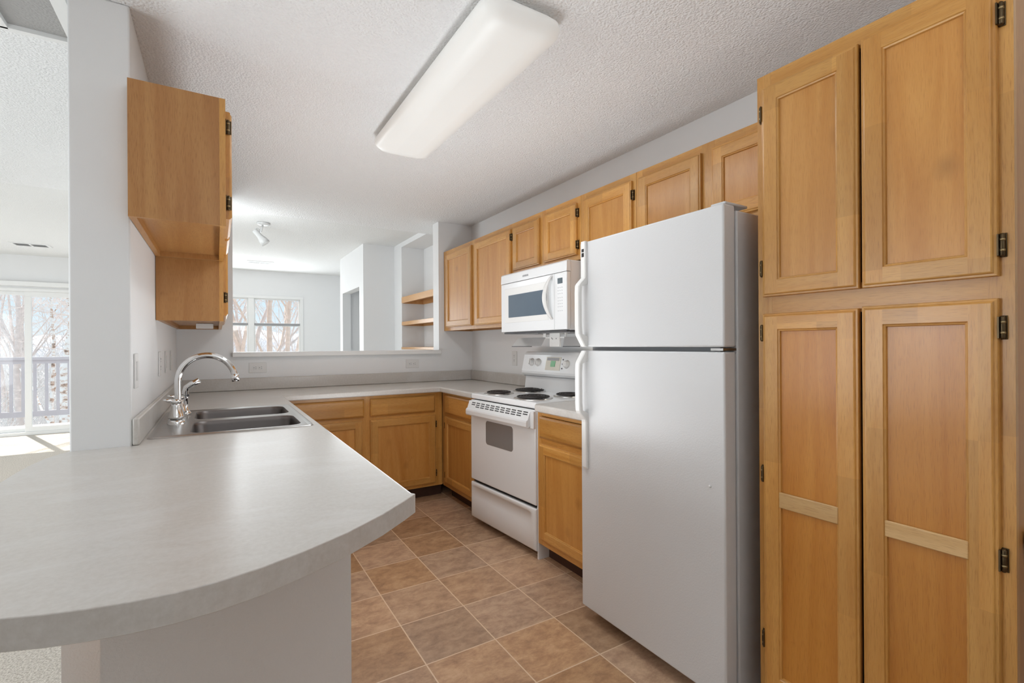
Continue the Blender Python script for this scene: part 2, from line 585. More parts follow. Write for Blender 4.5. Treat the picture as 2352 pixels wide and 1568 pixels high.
class MB:
    """collects shapes (in world coordinates) for ONE mesh object"""

    def __init__(self):
        self.bm = bmesh.new()
        self.mats = []
        self.mi = 0

    def use(self, mat):
        if mat not in self.mats:
            self.mats.append(mat)
        self.mi = self.mats.index(mat)
        return self

    def _tag(self, faces, smooth=False):
        for f in faces:
            f.material_index = self.mi
            f.smooth = smooth

    def box(self, x0, x1, y0, y1, z0, z1, bevel=0.0, seg=2):
        x0, x1 = min(x0, x1), max(x0, x1)
        y0, y1 = min(y0, y1), max(y0, y1)
        z0, z1 = min(z0, z1), max(z0, z1)
        b = self.bm
        vs = [b.verts.new((x, y, z)) for x in (x0, x1) for y in (y0, y1) for z in (z0, z1)]
        q = [(0, 1, 3, 2), (4, 6, 7, 5), (0, 4, 5, 1), (2, 3, 7, 6), (0, 2, 6, 4), (1, 5, 7, 3)]
        fs = [b.faces.new([vs[i] for i in f]) for f in q]
        self._tag(fs)
        if bevel > 0:
            es = list({e for f in fs for e in f.edges})
            r = bmesh.ops.bevel(b, geom=es, offset=bevel, segments=seg, affect='EDGES', profile=0.5)
            self._tag(r['faces'], True)
        return self

    def quad(self, *pts, smooth=False):
        f = self.bm.faces.new([self.bm.verts.new(p) for p in pts])
        self._tag([f], smooth)
        return f

    def loft(self, rings, cap0=True, cap1=True, smooth=True, closed=True):
        b = self.bm
        R = [[b.verts.new(p) for p in r] for r in rings]
        n = len(R[0])
        for i in range(len(R) - 1):
            for j in range(n if closed else n - 1):
                k = (j + 1) % n
                f = b.faces.new((R[i][j], R[i][k], R[i + 1][k], R[i + 1][j]))
                self._tag([f], smooth)
        if cap0 and closed:
            self._tag([b.faces.new(list(reversed(R[0])))])
        if cap1 and closed:
            self._tag([b.faces.new(R[-1])])
        return self

    def tube(self, pts, r, n=12, caps=True):
        """swept circle; r is a number or a list"""
        P = [Vector(p) for p in pts]
        rr = r if isinstance(r, (list, tuple)) else [r] * len(P)
        T = []
        for i in range(len(P)):
            a = P[max(0, i - 1)]
            c = P[min(len(P) - 1, i + 1)]
            T.append((c - a).normalized())
        up = Vector((0, 0, 1)) if abs(T[0].z) < 0.9 else Vector((1, 0, 0))
        u = T[0].cross(up).normalized()
        rings = []
        for i in range(len(P)):
            u = (u - T[i] * u.dot(T[i])).normalized()
            w = T[i].cross(u)
            rings.append([P[i] + (u * math.cos(2 * PI * k / n) + w * math.sin(2 * PI * k / n)) * rr[i] for k in range(n)])
        return self.loft(rings, caps, caps)

    def lathe(self, c, prof, n=24, axis='Z', cap0=True, cap1=True):
        c = Vector(c)
        rings = []
        for r, h in prof:
            ring = []
            for k in range(n):
                a = 2 * PI * k / n
                x, y = r * math.cos(a), r * math.sin(a)
                p = {'Z': (x, y, h), 'X': (h, x, y), 'Y': (x, h, y)}[axis]
                ring.append(c + Vector(p))
            rings.append(ring)
        return self.loft(rings, cap0, cap1)

    def torus(self, c, R, r, n=40, m=8):
        c = Vector(c)
        b = self.bm
        V = [[b.verts.new(c + Vector(((R + r * math.cos(2 * PI * j / m)) * math.cos(2 * PI * i / n), (R + r * math.cos(2 * PI * j / m)) * math.sin(2 * PI * i / n), r * math.sin(2 * PI * j / m)))) for j in range(m)] for i in range(n)]
        for i in range(n):
            for j in range(m):
                self._tag([b.faces.new((V[i][j], V[(i + 1) % n][j], V[(i + 1) % n][(j + 1) % m], V[i][(j + 1) % m]))], True)
        return self

    def build(self, name, parent=None, mat=None):
        if mat:
            self.mats = [mat]
        b = self.bm
        bmesh.ops.recalc_face_normals(b, faces=b.faces)
        off = ROOT_LOC.get(parent.name, Vector((0, 0, 0))) if parent else Vector((0, 0, 0))
        if parent and off.length:
            bmesh.ops.translate(b, verts=b.verts, vec=-off)
        me = bpy.data.meshes.new(name)
        b.to_mesh(me)
        b.free()
        for m in self.mats:
            me.materials.append(MATS[m])
        o = bpy.data.objects.new(name, me)
        COL.objects.link(o)
        if parent:
            o.parent = parent
            ROOT_LOC[o.name] = off
        return o


ROOT_LOC = {}


def thing(name, label, cat, loc=(0, 0, 0), group=None):
    o = bpy.data.objects.new(name, None)
    COL.objects.link(o)
    o.location = loc
    o.empty_display_size = 0.05
    o['label'] = label
    o['category'] = cat
    if group:
        o['group'] = group
    ROOT_LOC[o.name] = Vector(loc)
    return o


def tag(o, label, cat, group=None, kind=None):
    o['label'] = label
    o['category'] = cat
    if group:
        o['group'] = group
    if kind:
        o['kind'] = kind
    return o


def struct(o, label=None):
    o['kind'] = 'structure'
    if label:
        o['label'] = label
    return o


def dup_tree(root, loc, label, rotz=0.0, scale=1.0, group=None):
    r = root.copy()
    COL.objects.link(r)
    r.location = loc
    r.rotation_euler = (0, 0, rotz)
    r.scale = (scale, scale, scale)
    r['label'] = label
    if group:
        r['group'] = group
    for ch in [x for x in bpy.data.objects if x.parent == root]:
        c = ch.copy()
        COL.objects.link(c)
        c.parent = r
        for g in [x for x in bpy.data.objects if x.parent == ch]:
            d = g.copy()
            COL.objects.link(d)
            d.parent = c
    return r


# ================================================================== the room
CZ, CZ2 = 2.418, 2.57      # kitchen ceiling, living-room ceiling
XR = 2.142                 # right wall face
YB = 4.256                 # pass-through wall, kitchen face
YF = 9.5                   # far wall face

m = MB().use('vinyl_tile')
m.box(-0.30, XR, -2.5, YB, -0.05, 0.0)
struct(m.build('floor'), 'slate-look vinyl tile kitchen floor')
m = MB().use('carpet')
m.box(-4.6, -0.30, -2.5, YF, -0.05, 0.0)
m.box(-0.30, 4.2, YB, YF, -0.05, 0.0)
struct(m.build('floor_living_room'), 'beige carpet of the living room')

m = MB().use('popcorn')
HX0, HX1, HY0, HY1 = -0.92, -0.448, 1.72, 2.445
for a in ((-4.6, HX0, -2.5, 4.79), (HX1, XR + 0.1, -2.5, 4.79), (HX0, HX1, -2.5, HY0), (HX0, HX1, HY1, 4.79)):
    m.box(a[0], a[1], a[2], a[3], CZ, CZ2 + 0.1)
struct(m.build('ceiling'), 'popcorn ceiling over the kitchen')
m = MB().use('popcorn_soft')
m.box(-4.6, 4.2, 4.79, YF + 0.15, CZ2, CZ2 + 0.1)
struct(m.build('ceiling_living_room'), 'bright ceiling of the living room')

m = MB().use('wall_paint')
m.box(XR, XR + 0.12, -2.5, YB, 0, CZ)
struct(m.build('wall_right'))
m = MB().use('wall_paint')
m.box(-0.411, 4.2, YB, YB + 0.135, 0, 1.168)
m.box(1.792, 2.05, YB, YB + 0.135, 1.168, CZ)
m.box(2.05, 4.2, YB, YB + 0.135, 1.168, CZ)
m.box(-0.411, 0.105, YB, YB + 0.135, 1.168, CZ)
struct(m.build('wall_back'), 'white wall with the pass-through opening')
m = MB().use('wall_paint')
m.box(-0.411, -0.25, 2.09, YB, 0, CZ, 0.006)
struct(m.build('wall_left'), 'short white wall beside the sink')
m = MB().use('wall_paint_textured')
m.box(-0.237, 0.335, 1.47, 1.58, 0, 0.868)
m.box(-0.411, -0.235, 1.98, 2.09, 0, 0.868)
m.box(-0.411, -0.29, 1.58, 1.98, 0, 0.05) if False else None
struct(m.build('wall_peninsula'), 'white half wall under the peninsula')
m = MB().use('wall_paint')
m.box(-4.6, XR + 0.12, -2.62, -2.5, 0, CZ)
struct(m.build('wall_rear'))
m = MB().use('wall_paint')          # left side of the living room with two tall windows
for a in ((-2.62, 1.6, 0, CZ2), (4.2, 5.0, 0, CZ2), (8.4, YF, 0, CZ2), (1.6, 4.2, 0, 0.25), (1.6, 4.2, 2.15, CZ2), (5.0, 8.4, 0, 0.25), (5.0, 8.4, 2.15, CZ2)):
    m.box(-4.72, -4.6, a[0], a[1], a[2], a[3])
struct(m.build('wall_living_room'))

# far wall with the balcony door and the window
SX0, SX1, SZ1 = -3.55, -1.10, 2.10
WX0, WX1, WZ0, WZ1 = -0.42, 1.345, 0.95, 2.14
m = MB().use('wall_paint')
m.box(-4.6, SX0, YF, YF + 0.12, 0, CZ2)
m.box(SX0, SX1, YF, YF + 0.12, SZ1, CZ2)
m.box(SX1, WX0, YF, YF + 0.12, 0, CZ2)
m.box(WX0, WX1, YF, YF + 0.12, 0, WZ0)
m.box(WX0, WX1, YF, YF + 0.12, WZ1, CZ2)
m.box(WX1, 4.2, YF, YF + 0.12, 0, CZ2)
struct(m.build('wall_far'), 'white far wall with the balcony door and window')

# boxed-out closet wall and niche wall beyond the pass-through
m = MB().use('wall_paint')
m.box(1.62, 2.35, 6.33, 6.45, 0, CZ2)
m.box(1.62, 1.74, 6.45, 6.54, 0, CZ2)
m.box(1.62, 1.74, 7.54, 7.70, 0, CZ2)
m.box(1.62, 1.74, 6.54, 7.54, 2.035, CZ2)
m.box(1.74, 4.2, 7.58, 7.70, 0, CZ2)
m.box(2.9, 3.0, 6.45, 7.58, 0, CZ2)
struct(m.build('wall_closet'), 'white closet wall with a doorway beyond the pass-through')
m = MB().use('wall_paint')
m.box(2.03, 2.45, YB + 0.135, 6.33, 0, 1.20)
m.box(2.03, 2.45, YB + 0.135, 6.33, 2.512, CZ2 if False else CZ2)
m.box(2.03, 2.45, YB + 0.135, 4.85, 1.20, 2.512)
m.box(2.03, 2.45, 6.03, 6.33, 1.20, 2.512)
m.box(2.332, 2.45, 4.85, 6.03, 1.20, 2.512)
struct(m.build('wall_niche'), 'white wall with the open shelf niche')

# pass-through ledge
m = MB().use('trim_paint')
m.box(0.098, 1.80, YB - 0.045, YB + 0.155, 1.168, 1.205, 0.006)
struct(m.build('trim_1'), 'white ledge of the pass-through opening')


def frame_rect(mb, x0, x1, z0, z1, y0, y1, w, bevel=0.003):
    mb.box(x0, x1, y0, y1, z1 - w, z1, bevel)
    mb.box(x0, x1, y0, y1, z0, z0 + w, bevel)
    mb.box(x0, x0 + w, y0, y1, z0 + w, z1 - w, bevel)
    mb.box(x1 - w, x1, y0, y1, z0 + w, z1 - w, bevel)


# balcony door
m = MB().use('vinyl_white')
frame_rect(m, SX0, SX1, 0.0, SZ1, YF - 0.012, YF + 0.10, 0.045)
dr = struct(m.build('door_1'), 'white sliding glass balcony door')
for a, b, yy in ((SX0 + 0.045, -2.295, 0.052), (-2.345, SX1 - 0.045, 0.012)):
    m = MB().use('vinyl_white')
    frame_rect(m, a, b, 0.045, SZ1 - 0.045, YF + yy, YF + yy + 0.036, 0.072 if yy < 0.03 else 0.052)
    s = m.build('sash', dr)
    m = MB().use('window_glass')
    m.box(a + 0.05, b - 0.05, YF + yy + 0.015, YF + yy + 0.021, 0.09, SZ1 - 0.09)
    m.build('pane', s)
m = MB().use('vinyl_white')
m.box(SX0 - 0.04, SX1 + 0.04, YF - 0.075, YF - 0.002, 2.125, 2.19, 0.004)
hr = m.build('blind_headrail')
tag(hr, 'white blind headrail above the sliding balcony door', 'blind')

# window
m = MB().use('vinyl_white')
frame_rect(m, WX0, WX1, WZ0, WZ1, YF - 0.012, YF + 0.09, 0.05)
m.box(0.465, 0.555, YF + 0.0, YF + 0.08, WZ0 + 0.05, WZ1 - 0.05, 0.003)
m.box(WX0 - 0.03, WX1 + 0.03, YF - 0.05, YF + 0.02, WZ0 - 0.03, WZ0, 0.004)
wn = struct(m.build('window_1'), 'white twin window in the far wall')
for a, b in ((WX0 + 0.05, 0.465), (0.555, WX1 - 0.05)):
    for z0, z1, yy in ((WZ0 + 0.05, 1.657, 0.012), (1.605, WZ1 - 0.05, 0.040)):
        m = MB().use('vinyl_white')
        frame_rect(m, a, b, z0, z1, YF + yy, YF + yy + 0.026, 0.022)
        if yy < 0.03:
            m.use('mid_grey')
            m.box(a + 0.004, b - 0.004, YF + yy - 0.004, YF + yy, z1 - 0.040, z1 - 0.004)
        s = m.build('sash', wn)
        m = MB().use('window_glass')
        m.box(a + 0.02, b - 0.02, YF + yy + 0.011, YF + yy + 0.015, z0 + 0.02, z1 - 0.02)
        m.build('pane', s)
# side windows of the living room
for i, (a, b) in enumerate(((1.6, 4.2), (5.0, 8.4))):
    m = MB().use('vinyl_white')
    m.box(-4.7, -4.62, a, b, 0.25, 0.31)
    m.box(-4.7, -4.62, a, b, 2.09, 2.15)
    for yy in (a, (a + b) / 2 - 0.03, b - 0.06):
        m.box(-4.7, -4.62, yy, yy + 0.06, 0.31, 2.09)
    w_ = struct(m.build('window_%d' % (i + 2)))
    m = MB().use('window_glass')
    m.box(-4.665, -4.66, a + 0.06, b - 0.06, 0.31, 2.09)
    m.build('pane', w_)

# ------------------------------------------------------------------ ceiling hatch
h = thing('ceiling_access_hatch', 'white framed access hatch in the popcorn ceiling left of the post', 'hatch', ((HX0 + HX1) / 2, (HY0 + HY1) / 2, CZ))
m = MB().use('trim_paint')
fz0, fz1 = CZ - 0.012, CZ + 0.10
m.box(HX1 - 0.022, HX1 + 0.022, HY0 - 0.02, HY1 + 0.016, fz0, fz1 if False else CZ + 0.0 + 0.09)
m.box(HX0 - 0.02, HX0 + 0.022, HY0 - 0.02, HY1 + 0.016, fz0, CZ + 0.09)
m.box(HX0, HX1, HY1 - 0.010, HY1 + 0.016, fz0, CZ + 0.09)
m.box(HX0, HX1, HY0 - 0.02, HY0 + 0.02, fz0, CZ + 0.09)
m.box(-0.668, -0.640, HY0, HY1, fz0, CZ + 0.09)
m.build('frame', h)
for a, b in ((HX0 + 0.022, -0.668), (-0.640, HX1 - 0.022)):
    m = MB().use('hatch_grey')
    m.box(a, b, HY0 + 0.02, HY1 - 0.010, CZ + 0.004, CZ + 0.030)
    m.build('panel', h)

# ------------------------------------------------------------------ kitchen ceiling light
FX, FY0, FY1 = 0.905, 1.36, 2.70
fl = thing('fluorescent_ceiling_light', 'long white wraparound light fixture on the kitchen ceiling', 'ceiling light', (FX, (FY0 + FY1) / 2, CZ))
m = MB().use('plastic_white')
m.box(FX - 0.115, FX + 0.115, FY0 + 0.035, FY1 - 0.035, CZ - 0.05, CZ - 0.001, 0.004)
m.build('housing', fl)
m = MB().use('lens')


def rrect(cx, cy, hx, hy, r, z, n=7):
    out = []
    for sx, sy, a0 in ((1, 1, 0), (-1, 1, PI / 2), (-1, -1, PI), (1, -1, 1.5 * PI)):
        for k in range(n):
            a = a0 + (PI / 2) * k / (n - 1)
            out.append((cx + sx * (hx - r) + r * math.cos(a), cy + sy * (hy - r) + r * math.sin(a), z))
    return out


hy = (FY1 - FY0) / 2
cy = (FY0 + FY1) / 2
rings = []
for hx_, hy_, z in ((0.140, hy - 0.012, CZ - 0.018), (0.158, hy - 0.001, CZ - 0.030), (0.162, hy, CZ - 0.045), (0.156, hy - 0.004, CZ - 0.062), (0.138, hy - 0.018, CZ - 0.082), (0.105, hy - 0.045, CZ - 0.094), (0.06, hy - 0.09, CZ - 0.099)):
    rings.append(rrect(FX, cy, hx_, hy_, min(0.058, hx_ * 0.8), z))
m.loft(rings, False, True)
m.build('lens', fl)

# ------------------------------------------------------------------ spotlight and vents of the living room
sp = thing('ceiling_spotlight', 'small white adjustable spotlight on the living room ceiling', 'spotlight', (0.432, 5.80, CZ2))
m = MB().use('spot_metal')
m.lathe((0.432, 5.80, CZ2), [(0.066, -0.001), (0.066, -0.012), (0.052, -0.022), (0.02, -0.026)], 28)
m.build('base', sp)
m = MB().use('spot_metal')
m.tube([(0.425, 5.80, CZ2 - 0.02), (0.405, 5.80, CZ2 - 0.10)], 0.010, 10)
m.tube([(0.350, 5.80, CZ2 - 0.105), (0.352, 5.80, CZ2 - 0.075), (0.372, 5.80, CZ2 - 0.062), (0.392, 5.80, CZ2 - 0.075), (0.400, 5.80, CZ2 - 0.10)], 0.006, 8)
m.build('arm', sp)
m = MB().use('spot_metal')
d = Vector((0.62, -0.12, -0.78)).normalized()
p0 = Vector((0.345, 5.80, CZ2 - 0.085))
m.tube([p0 + d * t for t in (0, 0.012, 0.07, 0.085, 0.13, 0.175)], [0.022, 0.028, 0.028, 0.030, 0.044, 0.047], 20)
hd = m.build('head', sp)
m = MB().use('vinyl_white')
m.tube([p0 + d * 0.174, p0 + d * 0.178], 0.040, 20)
m.build('bulb', hd)


def ceiling_vent(cx, cy, label):
    v = thing('ceiling_vent', label, 'vent', (cx, cy, CZ2), 'ceiling registers of the living room')
    mm = MB().use('vinyl_white')
    for a in ((-0.185, 0.185, 0.085, 0.11), (-0.185, 0.185, -0.11, -0.085), (-0.185, -0.155, -0.085, 0.085), (0.155, 0.185, -0.085, 0.085)):
        mm.box(cx + a[0], cx + a[1], cy + a[2], cy + a[3], CZ2 - 0.008, CZ2 - 0.0005)
    mm.build('frame', v)
    mm = MB().use('mid_grey')
    mm.box(cx - 0.155, cx + 0.155, cy - 0.085, cy + 0.085, CZ2 - 0.002, CZ2 - 0.0005)
    mm.build('backing', v)
    mm = MB().use('vinyl_white')
    for i in range(26):
        x = cx - 0.148 + i * 0.0118
        if abs(x - cx) < 0.006:
            continue
        mm.quad((x, cy - 0.085, CZ2 - 0.0025), (x, cy + 0.085, CZ2 - 0.0025), (x + 0.006, cy + 0.085, CZ2 - 0.009), (x + 0.006, cy - 0.085, CZ2 - 0.009))
    mm.box(cx - 0.008, cx + 0.008, cy - 0.085, cy + 0.085, CZ2 - 0.009, CZ2 - 0.002)
    s = mm.build('louvers', v)
    s['kind'] = 'stuff'
    return v


ceiling_vent(-2.03, 8.50, 'white louvered ceiling vent above the balcony door')
ceiling_vent(0.585, 8.52, 'white louvered ceiling vent in front of the far window')

# ------------------------------------------------------------------ niche shelves
for z0, z1, lab in ((1.792, 1.868, 'upper oak shelf in the white wall niche'), (1.506, 1.552, 'lower oak shelf in the white wall niche')):
    t = thing('niche_shelf', lab, 'shelf', (2.18, 5.44, z0), 'oak shelves in the niche')
    m = MB().use('shelf_Y')
    m.box(2.045, 2.331, 4.852, 6.028, z1 - 0.022, z1 - 0.002)
    m.build('board', t)
    m = MB().use('shelf_Y')
    m.box(2.026, 2.045, 4.852, 6.028, z0, z1, 0.002)
    m.build('front_edge', t)
    m = MB().use('shelf_Y')
    m.box(2.312, 2.331, 4.852, 6.028, z0 - 0.004, z1 - 0.022)
    m.box(2.045, 2.312, 6.010, 6.028, z0 - 0.004, z1 - 0.022)
    m.build('cleat', t)
m = MB().use('shelf_Y')
m.box(2.02, 2.331, 4.852, 6.028, 1.200, 1.230, 0.003)
tag(m.build('niche_sill'), 'pale wooden sill board at the bottom of the wall niche', 'sill')

# ================================================================== cabinets
# a "face" maps (a = along, o = out of the face, z = up) to the room


class Face:
    def __init__(self, kind, plane):
        self.kind, self.plane = kind, plane

    def ax(self):
        return 'Y' if self.kind in ('-x', '+x') else 'X'

    def box(self, mb, a0, a1, o0, o1, z0, z1, bevel=0.0):
        if self.kind == '-x':
            return mb.box(self.plane - o0, self.plane - o1, a0, a1, z0, z1, bevel)
        if self.kind == '+x':
            return mb.box(self.plane + o0, self.plane + o1, a0, a1, z0, z1, bevel)
        return mb.box(a0, a1, self.plane - o0, self.plane - o1, z0, z1, bevel)

    def p(self, a, o, z):
        if self.kind == '-x':
            return Vector((self.plane - o, a, z))
        if self.kind == '+x':
            return Vector((self.plane + o, a, z))
        return Vector((a, self.plane - o, z))


def door(F, parent, a0, a1, z0, z1, hinge=None, hz=None, bar=None, stile=0.052, name='door', th=0.020, pm='panel_', label=None):
    """frame-and-panel cabinet door; stiles run full height, rails between, routed edges"""
    Z, H = 'honey_Z', 'honey_' + F.ax()
    m = MB().use(Z)
    b, rb = 0.007, 0.006       # outer round-over, inner bead

    def ring(i, o):
        return [F.p(a0 + i, o, z0 + i), F.p(a1 - i, o, z0 + i), F.p(a1 - i, o, z1 - i), F.p(a0 + i, o, z1 - i)]

    def band(r0, r1, sm=False):
        for k in range(4):
            m.use(H if k in (0, 2) else Z)
            m.quad(r0[k], r0[(k + 1) % 4], r1[(k + 1) % 4], r1[k])
    R = [ring(0, 0.0), ring(0, th - 0.009), ring(0.0015, th - 0.005), ring(0.006, th - 0.0045), ring(0.0085, th - 0.0008), ring(b + 0.004, th)]
    for i in range(len(R) - 1):
        band(R[i], R[i + 1])
    i0, i1 = b + 0.004, stile
    s = th
    # stiles (full height) and rails (between)
    m.use(Z)
    m.quad(F.p(a0 + i0, s, z0 + i0), F.p(a0 + i1, s, z0 + i0), F.p(a0 + i1, s, z1 - i0), F.p(a0 + i0, s, z1 - i0))
    m.quad(F.p(a1 - i1, s, z0 + i0), F.p(a1 - i0, s, z0 + i0), F.p(a1 - i0, s, z1 - i0), F.p(a1 - i1, s, z1 - i0))
    m.use(H)
    m.quad(F.p(a0 + i1, s, z0 + i0), F.p(a1 - i1, s, z0 + i0), F.p(a1 - i1, s, z0 + i1), F.p(a0 + i1, s, z0 + i1))
    m.quad(F.p(a0 + i1, s, z1 - i1), F.p(a1 - i1, s, z1 - i1), F.p(a1 - i1, s, z1 - i0), F.p(a0 + i1, s, z1 - i0))
    R = [ring(i1, th), ring(i1 + 0.002, th - 0.003), ring(i1 + 0.006, th - 0.004), ring(i1 + 0.0075, th - 0.010)]
    for i in range(3):
        band(R[i], R[i + 1])
    m.use(Z)
    m.quad(*ring(0.0, 0.0))
    d = m.build(name, parent)
    if label:
        d['label'] = label
    m = MB().use(pm + 'Z')
    F.box(m, a0 + i1 - 0.004, a1 - i1 + 0.004, th - 0.014, th - 0.0098, z0 + i1 - 0.004, z1 - i1 + 0.004)
    m.build('panel', d)
    if bar:
        m = MB().use('bar_Y')
        F.box(m, a0 + i1 + 0.001, a1 - i1 - 0.001, th - 0.0095, th - 0.001, bar[0], bar[1], 0.003)
        m.build('cross_bar', d)['label'] = 'paler wooden cross bar'
    if hinge is not None:
        for q in (hz or (z0 + 0.075, z1 - 0.075)):
            knuckle(F, d, a0 if hinge < 0 else a1, hinge, q, th)
    return d


def knuckle(F, parent, a, sgn, z, th=0.02):
    """exposed wrap hinge: leaf on the face frame, barrel by the door edge"""
    m = MB().use('hinge_brass')
    F.box(m, a + sgn * 0.001, a + sgn * 0.0125, 0.0005, 0.0030, z - 0.027, z + 0.027, 0.001)
    F.box(m, a - sgn * 0.001, a + sgn * 0.002, 0.001, th - 0.001, z - 0.024, z + 0.024)
    c = [F.p(a + sgn * 0.0055, 0.0085, zz) for zz in (z - 0.026, z - 0.022, z + 0.022, z + 0.026)]
    m.tube(c, [0.0035, 0.0055, 0.0055, 0.0035], 10)
    m.use('hinge_pin')
    for q in (-0.012, 0.012):
        m.tube([F.p(a + sgn * 0.0055, 0.0085, z + q - 0.0025), F.p(a + sgn * 0.0055, 0.0085, z + q + 0.0025)], 0.0059, 10)
    return m.build('hinge', parent)


def drawer_front(F, parent, a0, a1, z0, z1, th=0.020):
    H = 'honey_' + F.ax()
    m = MB().use(H)

    def ring(i, o):
        return [F.p(a0 + i, o, z0 + i), F.p(a1 - i, o, z0 + i), F.p(a1 - i, o, z1 - i), F.p(a0 + i, o, z1 - i)]
    R = [ring(0, 0.0), ring(0, th - 0.010), ring(0.003, th - 0.006), ring(0.010, th - 0.002), ring(0.013, th)]
    for i in range(4):
        for k in range(4):
            m.quad(R[i][k], R[i][(k + 1) % 4], R[i + 1][(k + 1) % 4], R[i + 1][k])
    m.quad(*R[-1])
    m.quad(*R[0])
    return m.build('drawer', parent)


def face_frame(F, parent, a0, a1, z0, z1, stiles, rails, th=0.019):
    """stiles: list of (a0,a1); rails: list of (z0,z1); set into the front of the carcass"""
    m = MB().use('honey_Z')
    for s0, s1 in stiles:
        F.box(m, s0, s1, -th, 0.0, z0, z1)
    m.use('honey_' + F.ax())
    ss = sorted(stiles)
    for r0, r1 in rails:
        for i in range(len(ss) - 1):
            F.box(m, ss[i][1], ss[i + 1][0], -th, -0.0002, r0, r1)
    return m.build('face_frame', parent)


def carcass(F, parent, a0, a1, z0, z1, depth, recess=0.0, left='veneer_Z', th=0.016, toe=0.0):
    """open-fronted box: two sides, top, bottom (recessed under the sides) and back"""
    m = MB().use(left)
    f = -0.0192
    F.box(m, a0, a0 + th, f, -depth, z0, z1)
    F.box(m, a1 - th, a1, f, -depth, z0, z1)
    m.use('veneer_' + F.ax())
    F.box(m, a0 + th, a1 - th, f, -depth, z0 + recess, z0 + recess + th)
    F.box(m, a0 + th, a1 - th, f, -depth, z1 - th, z1)
    F.box(m, a0 + th, a1 - th, -depth + 0.008, -depth, z0 + recess + th, z1 - th)
    if recess > 0:
        F.box(m, a0 + th, a1 - th, -depth + 0.02, -depth, z0 + 0.002, z0 + recess)
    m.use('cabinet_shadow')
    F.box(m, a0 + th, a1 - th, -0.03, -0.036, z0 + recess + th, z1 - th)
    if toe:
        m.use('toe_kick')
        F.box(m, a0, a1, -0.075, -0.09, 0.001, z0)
    return m.build('carcass', parent)


UT = 2.132                      # top of the wall cabinets
# ---- right wall cabinets, far to near
XF = 1.845
FR = Face('-x', XF)
UG = 'honey maple wall cabinets along the right wall'
dep = XR - XF - 0.002
c = thing('wall_cabinet', 'tall two-door honey wood wall cabinet in the far right corner', 'cabinet', (1.99, 3.62, 1.385), UG)
a0, a1 = 3.002, 4.252
carcass(FR, c, a0, a1, 1.385, UT, dep, 0.02)
face_frame(FR, c, a0, a1, 1.385, UT, [(a0, a0 + 0.045), (3.585, 3.655), (a1 - 0.06, a1)], [(1.385, 1.43), (UT - 0.05, UT)])
door(FR, c, 3.652, 4.184, 1.416, 2.094, hinge=None)
door(FR, c, 3.012, 3.592, 1.413, 2.094, hinge=-1, hz=(1.50, 2.035))
c = thing('wall_cabinet', 'short two-door honey wood cabinet above the microwave', 'cabinet', (1.99, 2.61, 1.755), UG)
a0, a1 = 2.225, 3.000
carcass(FR, c, a0, a1, 1.755, UT, dep, 0.012)
face_frame(FR, c, a0, a1, 1.755, UT, [(a0, a0 + 0.045), (2.585, 2.650), (a1 - 0.04, a1)], [(1.755, 1.80), (UT - 0.05, UT)])
door(FR, c, 2.645, 2.978, 1.786, 2.094, hinge=None, stile=0.05)
door(FR, c, 2.254, 2.588, 1.786, 2.094, hinge=-1, hz=(1.845, 2.035), stile=0.05)
c = thing('wall_cabinet', 'tall single-door honey wood cabinet between microwave and refrigerator', 'cabinet', (1.99, 2.0, 1.385), UG)
a0, a1 = 1.782, 2.223
carcass(FR, c, a0, a1, 1.385, UT, dep, 0.02)
face_frame(FR, c, a0, a1, 1.385, UT, [(a0, a0 + 0.045), (a1 - 0.045, a1)], [(1.385, 1.43), (UT - 0.05, UT)])
door(FR, c, 1.805, 2.192, 1.414, 2.094, hinge=-1, hz=(1.50, 2.02))
c = thing('wall_cabinet', 'short two-door honey wood cabinet above the refrigerator', 'cabinet', (1.99, 1.36, 1.755), UG)
a0, a1 = 0.930, 1.780
carcass(FR, c, a0, a1, 1.755, UT, dep, 0.012)
face_frame(FR, c, a0, a1, 1.755, UT, [(a0, a0 + 0.05), (1.325, 1.390), (a1 - 0.04, a1)], [(1.755, 1.80), (UT - 0.05, UT)])
door(FR, c, 1.386, 1.758, 1.780, 2.094, hinge=None)
door(FR, c, 0.960, 1.330, 1.780, 2.094, hinge=None)

# ---- pantry
XP = 1.51
FP = Face('-x', XP)
PY0, PY1, PZ1 = 0.331, 0.925, 2.112
p = thing('pantry_cabinet', 'floor-standing four-door honey wood pantry cabinet right of the refrigerator', 'cabinet', (1.82, 0.63, 0.0))
carcass(FP, p, PY0, PY1, 0.10, PZ1, XR - XP - 0.002, 0.0, left='veneer_Z', toe=0.1)
face_frame(FP, p, PY0, PY1, 0.10, PZ1, [(PY0, PY0 + 0.045), (PY1 - 0.045, PY1)], [(0.10, 0.16), (1.335, 1.415), (PZ1 - 0.055, PZ1)])
PT = 0.020
door(FP, p, 0.630, 0.903, 1.398, 2.066, hinge=1, hz=(1.490, 1.985), stile=0.050)
door(FP, p, 0.355, 0.623, 1.398, 2.074, hinge=-1, hz=(1.467, 1.985), stile=0.050)
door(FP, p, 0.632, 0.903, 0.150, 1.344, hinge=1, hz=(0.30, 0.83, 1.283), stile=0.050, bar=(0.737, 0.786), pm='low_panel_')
door(FP, p, 0.355, 0.624, 0.150, 1.348, hinge=-1, hz=(0.30, 0.760, 1.282), stile=0.050, bar=(0.742, 0.785), pm='low_panel_')

